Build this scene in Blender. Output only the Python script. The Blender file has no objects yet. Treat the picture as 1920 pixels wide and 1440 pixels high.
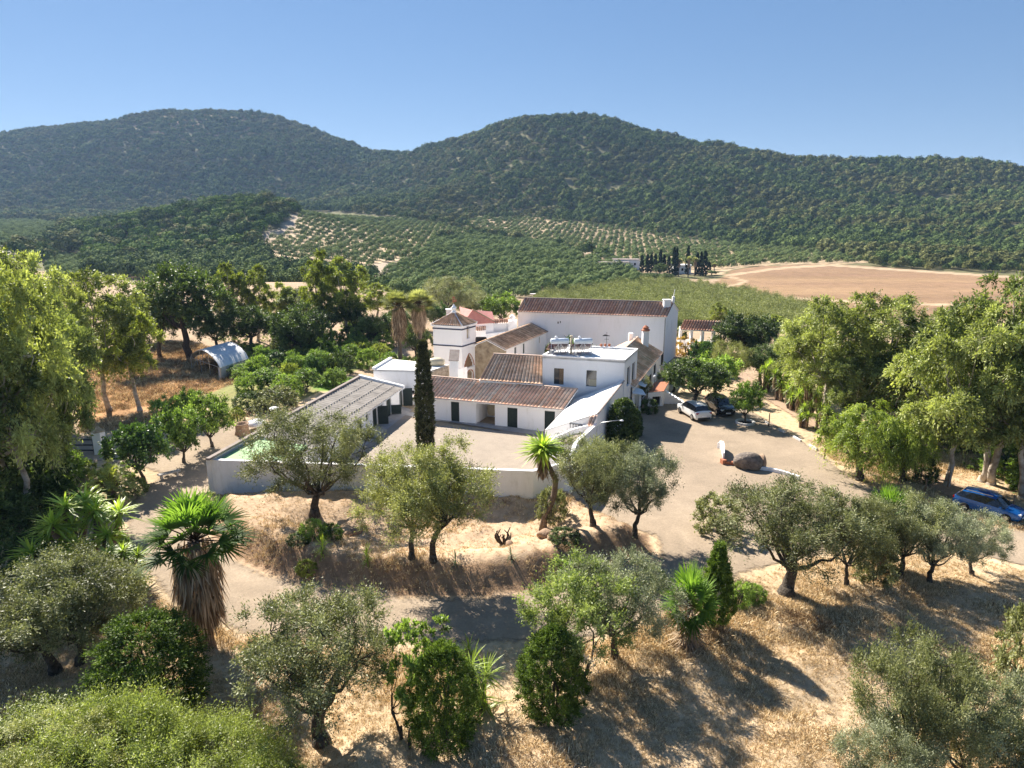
import bpy, math, random
import numpy as np
from mathutils import Vector
# ---------------------------------------------------------------- camera, sky, sun, exposure
SC = bpy.context.scene
COL = SC.collection
CH = 21.0                       # camera height in metres
PIT = math.atan(0.25)           # camera looks down by 14 degrees
CP, SP = math.cos(PIT), math.sin(PIT)
cam = bpy.data.cameras.new('camera'); cam.lens = 24; cam.sensor_width = 36
cam.clip_start = 0.5; cam.clip_end = 12000
co = bpy.data.objects.new('camera', cam); COL.objects.link(co)
co.location = (0, 0, CH); co.rotation_euler = (math.pi/2 - PIT, 0, 0)
SC.camera = co
SUN_AZ = math.atan2(-0.60, 0.80)   # direction towards the sun, measured from +Y towards +X
SUN_EL = math.radians(40.5)
w = bpy.data.worlds.new('World'); SC.world = w; w.use_nodes = True
nt = w.node_tree; bg = nt.nodes['Background']
sky = nt.nodes.new('ShaderNodeTexSky'); sky.sky_type = 'NISHITA'; sky.sun_disc = False
sky.sun_elevation = SUN_EL; sky.sun_rotation = SUN_AZ
sky.air_density = 1.0; sky.dust_density = 0.1; sky.ozone_density = 3.5; sky.altitude = 600
tn = nt.nodes.new('ShaderNodeMix'); tn.data_type = 'RGBA'; tn.blend_type = 'MULTIPLY'; tn.inputs[0].default_value = 1; tn.inputs[7].default_value = (.52, .59, .73, 1)
gm = nt.nodes.new('ShaderNodeGamma'); gm.inputs[1].default_value = .42      # clear, evenly bright summer sky
nt.links.new(sky.outputs[0], gm.inputs[0]); hs = nt.nodes.new('ShaderNodeHueSaturation'); hs.inputs['Saturation'].default_value = 1.65; nt.links.new(gm.outputs[0], hs.inputs['Color']); nt.links.new(hs.outputs[0], tn.inputs[6]); nt.links.new(tn.outputs[2], bg.inputs[0]); bg.inputs[1].default_value = 0.14
sl = bpy.data.lights.new('sun', 'SUN'); sl.energy = 4.8; sl.angle = math.radians(0.5); sl.color = (1, .93, .82)
so = bpy.data.objects.new('sun', sl); COL.objects.link(so)
sd = Vector((math.sin(SUN_AZ)*math.cos(SUN_EL), math.cos(SUN_AZ)*math.cos(SUN_EL), math.sin(SUN_EL)))
so.rotation_euler = sd.to_track_quat('Z', 'Y').to_euler()
SC.view_settings.view_transform = 'Standard'; SC.view_settings.look = 'None'
SC.view_settings.gamma = 1; SC.view_settings.exposure = 1.5
SC.render.resolution_x = 1024; SC.render.resolution_y = 768
SC.cycles.max_bounces = 6; SC.cycles.transparent_max_bounces = 8; SC.cycles.volume_bounces = 0

# ---------------------------------------------------------------- photo pixel <-> world
def ray(px, py):
    u = (np.asarray(px, float)-960)/1280; v = (720-np.asarray(py, float))/1280
    k = CP+v*SP
    return u/k, (-SP+v*CP)/k            # X per Y, dZ per Y
def W(px, py, z=0.0):
    a, t = ray(px, py); Y = (z-CH)/t
    return Vector((float(a*Y), float(Y), z))
def proj(X, Y, Z):
    X = np.asarray(X, float); Y = np.asarray(Y, float); Z = np.asarray(Z, float)-CH
    d = Y*CP-Z*SP; up = Y*SP+Z*CP
    return 960+1280*X/d, 720-1280*up/d
def pin(poly, x, y):
    x = np.asarray(x, float); y = np.asarray(y, float); r = np.zeros(x.shape, bool)
    n = len(poly)
    for i in range(n):
        x0, y0 = poly[i]; x1, y1 = poly[(i+1) % n]
        if y0 == y1: continue
        c = ((y0 > y) != (y1 > y)) & (x < (x1-x0)*(y-y0)/(y1-y0)+x0)
        r ^= c
    return r
def pdist(poly, x, y):                  # signed distance, positive inside
    x = np.asarray(x, float); y = np.asarray(y, float); d = np.full(x.shape, 1e9)
    n = len(poly)
    for i in range(n):
        ax, ay = poly[i]; bx, by = poly[(i+1) % n]
        dx, dy = bx-ax, by-ay; L = dx*dx+dy*dy+1e-12
        t = np.clip(((x-ax)*dx+(y-ay)*dy)/L, 0, 1)
        d = np.minimum(d, np.hypot(x-ax-t*dx, y-ay-t*dy))
    return np.where(pin(poly, x, y), d, -d)
def sstep(a, b, x):
    t = np.clip((x-a)/(b-a), 0, 1); return t*t*(3-2*t)
_rg = np.random.RandomState(5); _tab = _rg.rand(256, 256)
def vnoise(x, y):
    xi = np.floor(x).astype(int); yi = np.floor(y).astype(int); fx = x-xi; fy = y-yi
    fx = fx*fx*(3-2*fx); fy = fy*fy*(3-2*fy)
    g = lambda i, j: _tab[(xi+i) & 255, (yi+j) & 255]
    return (g(0,0)*(1-fx)+g(1,0)*fx)*(1-fy)+(g(0,1)*(1-fx)+g(1,1)*fx)*fy
def fbm(x, y, o=4):
    s = 0; a = .5
    for k in range(o): s = s+a*vnoise(x*2**k+17*k, y*2**k+31*k); a *= .5
    return s
def gp(lst): return [tuple(W(x, y, 0)[:2]) for x, y in lst]

# ---------------------------------------------------------------- terrain height
MOUND = gp([(375,935),(395,1000),(430,1040),(500,1075),(600,1099),(750,1116),(900,1118),(1000,1108),(1060,1082),(1130,1058),(1225,1040),(1215,1005),(1140,975),(1090,945),(1060,925)])
DRIVE = gp([(520,768),(470,782),(420,800),(340,815),(190,822),(60,800),(-80,800),(-80,850),(120,862),(250,872),(300,890),(240,945),(232,1000),(255,1060),(330,1135),(450,1190),(600,1205),(800,1208),(960,1208),(1130,1198),(1260,1145),(1320,1110),(1400,1075),(1500,1050),(1620,1020),(1750,1020),(1960,1075),(2300,1150),(2300,1060),(1990,1010),(1800,975),(1690,940),(1600,900),(1540,850),(1470,805),(1400,765),(1300,735),(1190,745),(1160,790),(1112,870),(1075,950),(1100,975),(1150,985),(1225,1005),(1235,1045),(1130,1062),(1060,1085),(1000,1110),(900,1120),(750,1118),(600,1101),(500,1077),(430,1043),(393,1003),(380,940),(600,770)])
TRACK = gp([(1370,700),(1425,745),(1500,792),(1640,872),(1760,925),(1800,950),(1800,935),(1850,935),(1760,890),(1640,842),(1545,790),(1450,735),(1400,700)])
def L(ks, Ys, vals, mode='y'):
    ks = np.array(ks, float); Ys = np.broadcast_to(np.array(Ys, float), ks.shape); vals = np.array(vals, float)
    if mode == 'y':
        a, t = ray(ks, vals); z = CH+Ys*t
    else:
        a, _ = ray(ks, 430+0*ks); z = vals
    return a, Ys, z
K = [-800,0,100,200,400,500,560,700,850,1000,1200,1400,1600,1920,2700]
RK = [-800,0,100,200,300,390,470,520,570,620,670,700,750,800,850,900,950,1000,1040,1100,1200,1300,1400,1500,1600,1700,1800,1920,2700]
RY = [330,252,240,226,212,208,212,217,233,258,276,286,288,278,266,248,228,213,209,213,236,258,276,296,307,308,308,320,390]
RD = [1500]*9+[1470,1430,1380,1310,1250,1200,1170,1140,1120,1110,1100,1080,1060,1040,1010,990,970,960,950,950]
_r = L(RK, RD, np.array(RY)+7)
LAYERS = [L(K, 105, [0]*15, 'z'),
 L(K, 180, [2,3,3,3,3,3,3,1,-5,-7,-7,-7,-7,-7,-7], 'z'),
 L(K, 260, [-4,-6,-6,-8,-8,-8,-8,-9,-10,-10,-10,-10,-10,-10,-10], 'z'),
 L(K, 405, [470,470,492,490,480,470,470,472,478,486,498,498,499,508,520]),
 L(K, 560, [440,442,442,428,388,378,398,428,442,452,462,466,460,455,470]),
 L(K, 720, [7,7,8,6,12,13,15,17,15,15,16,18,24,26,15], 'z'),
 L(K, [1000]*8+[920,870,860,840,820,800,800], [405,407,405,402,393,390,384,368,352,328,330,340,355,370,400]),
 _r,
 (_r[0], _r[1]*1.5, _r[2]*.35), (_r[0], _r[1]*4, _r[2]*0)]
def terr(x, y):
    x = np.atleast_1d(np.asarray(x, float)); y = np.atleast_1d(np.asarray(y, float))
    sh = x.shape; x = x.ravel(); y = y.ravel()
    Y = np.maximum(y, 2.0); a = np.clip(x/Y, -2, 2)
    Ys = [np.full(x.shape, -10.), np.full(x.shape, 60.)]; Zs = [0*x, 0*x]
    for la, ly, lz in LAYERS:
        Ys.append(np.interp(a, la, ly)); Zs.append(np.interp(a, la, lz))
    Ys = np.array(Ys); Zs = np.array(Zs)
    h = np.diff(Ys, axis=0); d = np.diff(Zs, axis=0)/h
    m = np.zeros_like(Zs)
    s = d[:-1]*d[1:] > 0
    m[1:-1] = np.where(s, 2*d[:-1]*d[1:]/np.where(s, d[:-1]+d[1:], 1), 0)
    z = np.zeros_like(x)
    for k in range(len(Ys)-1):
        q = (Y >= Ys[k]) & (Y < Ys[k+1])
        t = ((Y-Ys[k])/h[k])[q]; hk = h[k][q]
        z[q] = ((2*t**3-3*t**2+1)*Zs[k][q]+(t**3-2*t**2+t)*hk*m[k][q]+(-2*t**3+3*t**2)*Zs[k+1][q]+(t**3-t**2)*hk*m[k+1][q])
    far = sstep(350, 700, Y)
    z += far*(fbm(x/120+9, Y/120, 3)-.45)*26*sstep(3, 40, z)
    near = Y < 60
    if near.any():
        xn, yn = x[near], Y[near]
        dm = pdist(MOUND, xn, yn)
        b = .22*(fbm(xn*1.1, yn*1.1, 4)-.4)
        zn = 1.2*sstep(0, 1.9, dm)*(1-.9*sstep(2.2, 6.0, dm))+b*2.2*sstep(.2, 1.5, dm)
        dr = -pdist(DRIVE, xn, yn)
        fg = sstep(.3, 5, dr)*sstep(44, 36, yn)
        zn += fg*((fbm(xn*.35+3, yn*.35, 3)-.42)*1.1)
        z[near] += zn
    return z.reshape(sh)
def tz(x, y): return float(terr(x, y)[0])
_HY = np.concatenate([np.linspace(8, 120, 1500), np.geomspace(120.1, 2500, 1500)])
def hit(px, py):
    a, t = ray(px, py); X = a*_HY; zr = CH+t*_HY; g = terr(X, _HY)-zr
    i = int(np.argmax(g >= 0))
    if g[i] < 0: i = len(g)-1
    if i > 0:
        f = -g[i-1]/(g[i]-g[i-1]+1e-9); Y = _HY[i-1]+f*(_HY[i]-_HY[i-1])
    else: Y = _HY[0]
    return Vector((float(a*Y), float(Y), tz(a*Y, Y)))
def dep(p): return p[1]*CP+(CH-p[2])*SP       # depth along the view axis

# ---------------------------------------------------------------- object helpers
def tag(o, label=None, cat=None, group=None, kind=None):
    if label: o['label'] = label
    if cat: o['category'] = cat
    if group: o['group'] = group
    if kind: o['kind'] = kind
    return o
def empty(name, loc=(0,0,0), rz=0, sc=None):
    o = bpy.data.objects.new(name, None); COL.objects.link(o); o.empty_display_size = .3
    o.location = loc; o.rotation_euler = (0, 0, rz)
    if sc is not None: o.scale = sc
    return o
def link(name, me, parent=None):
    o = bpy.data.objects.new(name, me); COL.objects.link(o)
    if parent: o.parent = parent
    return o
def world_child(o, parent):       # mesh coordinates are world ones: undo the parent's placement
    o.parent = parent; o.matrix_parent_inverse = parent.matrix_basis.inverted()
def npmesh(name, V, F, mats, attrs=None, smooth=False, fcol=None):
    V = np.asarray(V, np.float32).reshape(-1, 3); F = np.asarray(F, np.int32); k = F.shape[1]
    me = bpy.data.meshes.new(name)
    me.vertices.add(len(V)); me.vertices.foreach_set('co', V.ravel())
    me.loops.add(F.size); me.loops.foreach_set('vertex_index', F.ravel())
    me.polygons.add(len(F)); me.polygons.foreach_set('loop_start', np.arange(0, F.size, k, dtype=np.int32))
    if smooth: me.polygons.foreach_set('use_smooth', np.ones(len(F), bool))
    for m in (mats if isinstance(mats, (list, tuple)) else [mats]): me.materials.append(m)
    me.update(calc_edges=True)
    for n, arr in (attrs or {}).items():
        arr = np.asarray(arr, np.float32)
        if arr.ndim == 2:
            at = me.attributes.new(n, 'FLOAT_COLOR', 'POINT' if len(arr) == len(V) else 'FACE')
            at.data.foreach_set('color', np.c_[arr, np.ones(len(arr))].astype(np.float32).ravel())
        else:
            at = me.attributes.new(n, 'FLOAT', 'POINT' if len(arr) == len(V) else 'FACE')
            at.data.foreach_set('value', arr)
    return me
class MB:
    def __init__(s): s.v = []; s.f = []
    def face(s, pts):
        n = len(s.v); s.v += [tuple(p) for p in pts]; s.f.append(tuple(range(n, n+len(pts))))
    def box(s, c, d, rz=0, ax=None):
        cx, cy, cz = c; hx, hy, hz = d[0]/2, d[1]/2, d[2]/2; cs, sn = math.cos(rz), math.sin(rz); n = len(s.v)
        for z in (-hz, hz):
            for x, y in ((-hx,-hy),(hx,-hy),(hx,hy),(-hx,hy)):
                s.v.append((cx+x*cs-y*sn, cy+x*sn+y*cs, cz+z))
        s.f += [tuple(n+i for i in q) for q in ((3,2,1,0),(4,5,6,7),(0,1,5,4),(1,2,6,5),(2,3,7,6),(3,0,4,7))]
        return s
    def prism(s, foot, z0, z1):
        n = len(s.v); k = len(foot)
        z0 = z0 if hasattr(z0, '__len__') else [z0]*k; z1 = z1 if hasattr(z1, '__len__') else [z1]*k
        s.v += [(p[0], p[1], z) for p, z in zip(foot, z0)]+[(p[0], p[1], z) for p, z in zip(foot, z1)]
        s.f.append(tuple(n+i for i in reversed(range(k)))); s.f.append(tuple(n+k+i for i in range(k)))
        for i in range(k): j = (i+1) % k; s.f.append((n+i, n+j, n+k+j, n+k+i))
        return s
    def bar(s, a, b, wd, ht=None):
        a = Vector(a); b = Vector(b); d = (b-a).normalized(); ht = ht or wd
        u = d.cross(Vector((0,0,1)));
        if u.length < 1e-3: u = Vector((1,0,0))
        u.normalize(); v = u.cross(d); n = len(s.v)
        for p in (a, b):
            for x, y in ((-1,-1),(1,-1),(1,1),(-1,1)): s.v.append(tuple(p+u*(x*wd/2)+v*(y*ht/2)))
        s.f += [tuple(n+i for i in q) for q in ((3,2,1,0),(4,5,6,7),(0,1,5,4),(1,2,6,5),(2,3,7,6),(3,0,4,7))]
        return s
    def tube(s, pts, rads, n=7, caps=True):
        pts = [Vector(p) for p in pts]; m = len(pts); base = len(s.v)
        u = None
        for i, p in enumerate(pts):
            d = (pts[min(i+1, m-1)]-pts[max(i-1, 0)]).normalized()
            if u is None:
                u = d.cross(Vector((.3,.9,.1))); u.normalize()
            else:
                u = (u-d*u.dot(d)).normalized()
            v = d.cross(u)
            for k in range(n):
                t = 2*math.pi*k/n; s.v.append(tuple(p+(u*math.cos(t)+v*math.sin(t))*rads[i]))
        for i in range(m-1):
            for k in range(n):
                a = base+i*n+k; b = base+i*n+(k+1) % n; s.f.append((a, b, b+n, a+n))
        if caps:
            s.f.append(tuple(base+k for k in reversed(range(n)))); s.f.append(tuple(base+(m-1)*n+k for k in range(n)))
        return s
    def lathe(s, c, prof, n=16, sx=1, sy=1):
        base = len(s.v); m = len(prof)
        for r, z in prof:
            for k in range(n):
                t = 2*math.pi*k/n; s.v.append((c[0]+r*sx*math.cos(t), c[1]+r*sy*math.sin(t), c[2]+z))
        for i in range(m-1):
            for k in range(n):
                a = base+i*n+k; b = base+i*n+(k+1) % n; s.f.append((a, b, b+n, a+n))
        s.f.append(tuple(base+k for k in reversed(range(n)))); s.f.append(tuple(base+(m-1)*n+k for k in range(n)))
        return s
    def mesh(s, name, mat, smooth=False, bevel=0):
        me = bpy.data.meshes.new(name); me.from_pydata([tuple(v) for v in s.v], [], s.f); me.materials.append(mat)
        if smooth: me.polygons.foreach_set('use_smooth', [True]*len(me.polygons))
        me.update(); return me
    def build(s, name, mat, parent=None, smooth=False, world=True):
        o = link(name, s.mesh(name, mat, smooth))
        if parent:
            if world: world_child(o, parent)
            else: o.parent = parent
        return o

# ---------------------------------------------------------------- materials
def newmat(name):
    m = bpy.data.materials.new(name); m.use_nodes = True
    return m, m.node_tree, m.node_tree.nodes['Principled BSDF']
def N(nt, t, **kw):
    n = nt.nodes.new(t)
    for k, v in kw.items(): setattr(n, k, v)
    return n
def noisemat(name, cols, scale=3, rough=.85, bump=.15, bscale=20, spec=.3, metal=0, detail=6, pos=(.3,.7), coat=0, world=True, stretch=None):
    m, nt, b = newmat(name); l = nt.links.new
    g = N(nt, 'ShaderNodeNewGeometry'); src = g.outputs['Position']
    if not world: src = N(nt, 'ShaderNodeTexCoord').outputs['Object']
    n = N(nt, 'ShaderNodeTexNoise'); n.inputs['Scale'].default_value = scale; n.inputs['Detail'].default_value = detail; n.inputs['Roughness'].default_value = .65
    if stretch:
        mp = N(nt, 'ShaderNodeMapping'); mp.inputs['Scale'].default_value = (1.6, 1.6, stretch); l(src, mp.inputs['Vector']); l(mp.outputs[0], n.inputs['Vector'])
    else: l(src, n.inputs['Vector'])
    r = N(nt, 'ShaderNodeValToRGB'); e = r.color_ramp.elements
    while len(e) < len(cols): e.new(.5)
    for i, c in enumerate(cols):
        e[i].position = pos[0]+(pos[1]-pos[0])*i/max(1, len(cols)-1); e[i].color = (*c, 1)
    l(n.outputs[0], r.inputs[0]); l(r.outputs[0], b.inputs['Base Color'])
    b.inputs['Roughness'].default_value = rough; b.inputs['Specular IOR Level'].default_value = spec; b.inputs['Metallic'].default_value = metal
    b.inputs['Coat Weight'].default_value = coat
    if bump:
        n2 = N(nt, 'ShaderNodeTexNoise'); n2.inputs['Scale'].default_value = bscale; n2.inputs['Detail'].default_value = 5; l(src, n2.inputs['Vector'])
        bp = N(nt, 'ShaderNodeBump'); bp.inputs['Strength'].default_value = bump; bp.inputs['Distance'].default_value = .1
        l(n2.outputs[0], bp.inputs['Height']); l(bp.outputs[0], b.inputs['Normal'])
    return m
def leafmat(name, c0, c1, c2, trans=.3, rough=.55, spec=.3, tcol=None):
    m, nt, b = newmat(name); l = nt.links.new
    at = N(nt, 'ShaderNodeAttribute', attribute_name='v'); oi = N(nt, 'ShaderNodeObjectInfo')
    ma = N(nt, 'ShaderNodeMath', operation='MULTIPLY_ADD'); l(oi.outputs['Random'], ma.inputs[0]); ma.inputs[1].default_value = .3
    l(at.outputs['Fac'], ma.inputs[2])
    mb_ = N(nt, 'ShaderNodeMath', operation='SUBTRACT'); l(ma.outputs[0], mb_.inputs[0]); mb_.inputs[1].default_value = .15
    r = N(nt, 'ShaderNodeValToRGB'); e = r.color_ramp.elements; e.new(.5); trans = min(.5, trans+.03)
    for i, (p, c) in enumerate(((0, c0), (.5, c1), (1, c2))): e[i].position = p; e[i].color = (*[x*(.85, 1.2, 1.45)[i] for x in c], 1)
    l(mb_.outputs[0], r.inputs[0]); l(r.outputs[0], b.inputs['Base Color'])
    b.inputs['Roughness'].default_value = rough; b.inputs['Specular IOR Level'].default_value = spec
    tr = N(nt, 'ShaderNodeBsdfTranslucent')
    hs = N(nt, 'ShaderNodeMix', data_type='RGBA', blend_type='MULTIPLY'); hs.inputs[0].default_value = 1
    hs.inputs[7].default_value = (*(tcol or (1.5, 1.6, .7)), 1); l(r.outputs[0], hs.inputs[6]); l(hs.outputs[2], tr.inputs[0])
    mx = N(nt, 'ShaderNodeMixShader'); mx.inputs[0].default_value = trans
    l(b.outputs[0], mx.inputs[1]); l(tr.outputs[0], mx.inputs[2])
    l(mx.outputs[0], nt.nodes['Material Output'].inputs['Surface'])
    return m
def attrmat(name, attr='Col', scale=8, amt=.35, rough=.85, bump=.3, bscale=30, spec=.3, edge=False, sc2=.6):
    m, nt, b = newmat(name); l = nt.links.new
    at = N(nt, 'ShaderNodeAttribute', attribute_name=attr); g = N(nt, 'ShaderNodeNewGeometry')
    def nz(s, d=6):
        n = N(nt, 'ShaderNodeTexNoise'); n.inputs['Scale'].default_value = s; n.inputs['Detail'].default_value = d; n.inputs['Roughness'].default_value = .7
        l(g.outputs['Position'], n.inputs['Vector']); return n
    def mr(n, lo, hi):
        q = N(nt, 'ShaderNodeMapRange'); l(n.outputs[0], q.inputs[0]); q.inputs[1].default_value = .3; q.inputs[2].default_value = .7; q.inputs[3].default_value = lo; q.inputs[4].default_value = hi; return q
    q1 = mr(nz(scale), 1-amt, 1+amt); q2 = mr(nz(sc2), 1-amt*.7, 1+amt*.7)
    ml = N(nt, 'ShaderNodeMath', operation='MULTIPLY'); l(q1.outputs[0], ml.inputs[0]); l(q2.outputs[0], ml.inputs[1])
    vm = N(nt, 'ShaderNodeVectorMath', operation='SCALE'); l(at.outputs['Color'], vm.inputs[0]); l(ml.outputs[0], vm.inputs['Scale'])
    l(vm.outputs[0], b.inputs['Base Color'])
    b.inputs['Roughness'].default_value = rough; b.inputs['Specular IOR Level'].default_value = spec
    bp = N(nt, 'ShaderNodeBump'); bp.inputs['Strength'].default_value = bump; bp.inputs['Distance'].default_value = .15
    l(nz(bscale, 4).outputs[0], bp.inputs['Height']); l(bp.outputs[0], b.inputs['Normal'])
    if edge:
        ea = N(nt, 'ShaderNodeAttribute', attribute_name='ed'); n = nz(2.2, 7)
        s = N(nt, 'ShaderNodeMath', operation='MULTIPLY_ADD'); l(n.outputs[0], s.inputs[0]); s.inputs[1].default_value = 1.6; l(ea.outputs['Fac'], s.inputs[2])
        q = N(nt, 'ShaderNodeMapRange'); l(s.outputs[0], q.inputs[0]); q.inputs[1].default_value = .85; q.inputs[2].default_value = 1.25
        tr = N(nt, 'ShaderNodeBsdfTransparent'); mx = N(nt, 'ShaderNodeMixShader')
        l(q.outputs[0], mx.inputs[0]); l(tr.outputs[0], mx.inputs[1]); l(b.outputs[0], mx.inputs[2]); l(mx.outputs[0], nt.nodes['Material Output'].inputs['Surface'])
    return m
M = {}
M['white'] = noisemat('white_wash', [(.70,.68,.66),(.87,.86,.85),(.90,.89,.89)], 1.1, .9, .12, 6, pos=(.24,.50), stretch=.35)
M['whitedirty'] = noisemat('weathered_whitewash', [(.72,.70,.68),(.86,.85,.84),(.89,.88,.88)], .9, .9, .25, 5, pos=(.30,.58), stretch=.4)
M['whiteroof'] = noisemat('white_roof_paint', [(.62,.61,.58),(.76,.75,.72),(.80,.79,.77)], 1.5, .8, .1, 9)
M['ochre'] = noisemat('ochre_render', [(.20,.15,.10),(.38,.30,.20),(.50,.42,.30)], 1.5, .95, .4, 6)
M['stone'] = noisemat('rubble_stone', [(.16,.12,.09),(.34,.27,.20),(.48,.40,.32)], 3.5, .95, .6, 7)
M['blue'] = noisemat('dark_blue_band', [(.02,.025,.06),(.04,.045,.10)], 4, .7, .05)
M['door'] = noisemat('dark_green_door', [(.012,.022,.02),(.025,.04,.036)], 6, .55, .1, 30)
M['dark'] = noisemat('dark_interior', [(.01,.009,.008),(.03,.026,.022)], 2, .9, 0)
M['glass'] = noisemat('window_glass', [(.03,.035,.04),(.06,.065,.07)], 2, .08, 0, spec=.8)
M['wood'] = noisemat('weathered_wood', [(.16,.10,.06),(.32,.22,.13)], 9, .8, .3, 30)
M['concrete'] = noisemat('grey_concrete', [(.28,.26,.25),(.38,.36,.34)], 2, .9, .2, 12)
M['green'] = noisemat('green_roof_coating', [(.22,.36,.17),(.33,.48,.25)], 1.2, .8, .15)
M['grayroof'] = noisemat('brown_roof_screed', [(.20,.16,.14),(.32,.27,.24)], 2, .9, .3)
M['pink'] = noisemat('pink_roof_coating', [(.50,.20,.17),(.62,.28,.24)], 2, .8, .1)
M['metal'] = noisemat('galvanised_metal', [(.45,.46,.48),(.62,.63,.65)], 8, .35, 0, metal=.7)
M['iron'] = noisemat('dark_iron', [(.02,.02,.022),(.05,.05,.055)], 8, .5, 0)
M['tank'] = noisemat('painted_tank', [(.60,.66,.72),(.70,.75,.80)], 3, .3, 0)
M['panel'] = noisemat('solar_collector', [(.08,.03,.04),(.16,.07,.08)], 12, .25, 0)
M['clay'] = noisemat('fired_clay', [(.32,.10,.05),(.48,.2,.11)], 8, .8, .1)
M['ridge'] = noisemat('ridge_tiles', [(.40,.27,.2),(.58,.46,.38)], 4, .9, .2)
M['beige'] = noisemat('beige_plastic', [(.5,.42,.28),(.58,.5,.35)], 4, .5, 0)
M['plastic'] = noisemat('tunnel_sheeting', [(.55,.55,.55),(.72,.72,.72)], 1.5, .45, .05)
M['boulder'] = noisemat('granite_boulder', [(.07,.055,.045),(.17,.14,.12),(.30,.24,.18)], 2.2, .9, .8, 7)
M['rock'] = noisemat('garden_rock', [(.25,.15,.10),(.42,.30,.2)], 3, .9, .5, 10)
M['tyre'] = noisemat('tyre_rubber', [(.012,.012,.012),(.025,.025,.025)], 20, .8, 0)
M['rim'] = noisemat('alloy_rim', [(.35,.35,.36),(.5,.5,.5)], 10, .3, 0, metal=.8)
M['carwhite'] = noisemat('white_car_paint', [(.72,.72,.72),(.76,.76,.76)], 1, .25, 0, spec=.5, coat=.6)
M['carblue'] = noisemat('blue_car_paint', [(.008,.10,.36),(.012,.14,.46)], 1, .25, 0, metal=.3, coat=.8)
M['carblack'] = noisemat('black_car_paint', [(.008,.008,.01),(.014,.014,.016)], 1, .2, 0, coat=.8)
M['carglass'] = noisemat('car_glass', [(.01,.012,.015),(.02,.022,.025)], 1, .04, 0, spec=.8)
M['lampglass'] = noisemat('headlamp_glass', [(.55,.57,.6),(.7,.72,.75)], 9, .08, 0, spec=.8)
M['taillight'] = noisemat('tail_lamp', [(.35,.01,.01),(.45,.02,.02)], 9, .15, 0)
M['bark'] = noisemat('olive_bark', [(.025,.02,.015),(.08,.065,.05),(.14,.12,.10)], 6, .95, .8, 14)
M['ebark'] = noisemat('eucalyptus_bark', [(.18,.13,.09),(.42,.36,.29),(.58,.54,.48)], 2.2, .85, .4, 10)
M['pbark'] = noisemat('palm_bark', [(.10,.07,.05),(.22,.17,.13)], 8, .95, .7, 16)
M['tile'] = attrmat('clay_roof_tiles', 'Col', 9, .25, .9, .15, 30)
M['corr'] = noisemat('fibre_cement_sheet', [(.17,.15,.135),(.25,.225,.20),(.31,.28,.25)], .8, .9, .2, 10)
M['kerbm'] = noisemat('painted_kerb', [(.45,.42,.4),(.74,.72,.7)], 5, .9, .2)
# leaves
M['olive'] = leafmat('olive_leaves', (.055,.064,.022), (.16,.172,.07), (.35,.355,.20), .25, .5, .4, (1.3,1.35,.75))
M['oliveyellow'] = leafmat('yellowish_olive_leaves', (.08,.086,.024), (.24,.25,.085), (.44,.44,.21), .28, .5, .4, (1.3,1.35,.7))
M['olivegrey'] = leafmat('silver_olive_leaves', (.07,.08,.042), (.19,.205,.115), (.39,.40,.27), .22, .5, .4, (1.2,1.3,.9))
M['euc'] = leafmat('eucalyptus_leaves', (.06,.075,.02), (.20,.225,.07), (.40,.42,.17), .32, .5, .35)
M['eucdark'] = leafmat('dark_eucalyptus_leaves', (.04,.055,.016), (.125,.155,.05), (.28,.31,.11), .28, .5, .35)
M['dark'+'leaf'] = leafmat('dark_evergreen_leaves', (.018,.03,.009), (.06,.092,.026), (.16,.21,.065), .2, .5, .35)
M['garden'] = leafmat('garden_shrub_leaves', (.025,.05,.012), (.10,.16,.035), (.24,.32,.08), .3, .5, .3)
M['yellowgreen'] = leafmat('yellow_green_leaves', (.06,.08,.015), (.19,.22,.045), (.38,.40,.11), .35, .5, .3)
M['thuja'] = leafmat('thuja_leaves', (.018,.035,.006), (.065,.105,.016), (.17,.23,.045), .22, .6, .2)
M['cypress'] = leafmat('cypress_leaves', (.018,.022,.010), (.07,.075,.032), (.17,.165,.08), .12, .7, .15)
M['yucca'] = leafmat('yucca_blades', (.04,.065,.012), (.175,.24,.035), (.38,.46,.09), .35, .4, .4)
M['palm'] = leafmat('palm_fronds', (.03,.06,.012), (.10,.18,.03), (.26,.38,.08), .35, .6, .25)
M['date'] = leafmat('date_palm_fronds', (.08,.10,.02), (.22,.25,.06), (.42,.42,.13), .3, .4, .4)
M['thatch'] = leafmat('dead_palm_thatch', (.09,.055,.03), (.26,.185,.115), (.48,.38,.27), .15, .8, .15, (1.2,1,.8))
M['straw'] = leafmat('dry_grass_blades', (.22,.14,.07), (.50,.37,.20), (.74,.62,.42), .12, .8, .1, (1,.95,.8))
M['brush'] = leafmat('brown_brushwood', (.09,.05,.025), (.22,.14,.075), (.40,.30,.18), .1, .8, .1, (1,.95,.85))
M['rusty'] = leafmat('autumn_leaves', (.12,.08,.02), (.30,.22,.05), (.42,.22,.06), .3, .6, .2)
M['cactus'] = noisemat('cactus_skin', [(.03,.025,.02),(.09,.07,.05)], 9, .8, .3)
M['garden2'] = leafmat('fresh_green_leaves', (.04,.07,.015), (.16,.23,.05), (.33,.42,.12), .32, .5, .3)
M['almond'] = leafmat('almond_leaves', (.05,.075,.02), (.16,.20,.065), (.32,.36,.15), .3, .5, .3)
M['citrus'] = leafmat('citrus_leaves', (.015,.035,.01), (.05,.10,.025), (.15,.22,.07), .22, .45, .4)
M['fcyp'] = leafmat('far_cypress_leaves', (.008,.016,.010), (.02,.036,.02), (.05,.07,.035), .08, .8, .1)
M['pepper'] = leafmat('pepper_tree_leaves', (.05,.075,.012), (.16,.21,.04), (.34,.38,.10), .35, .5, .3)
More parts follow.
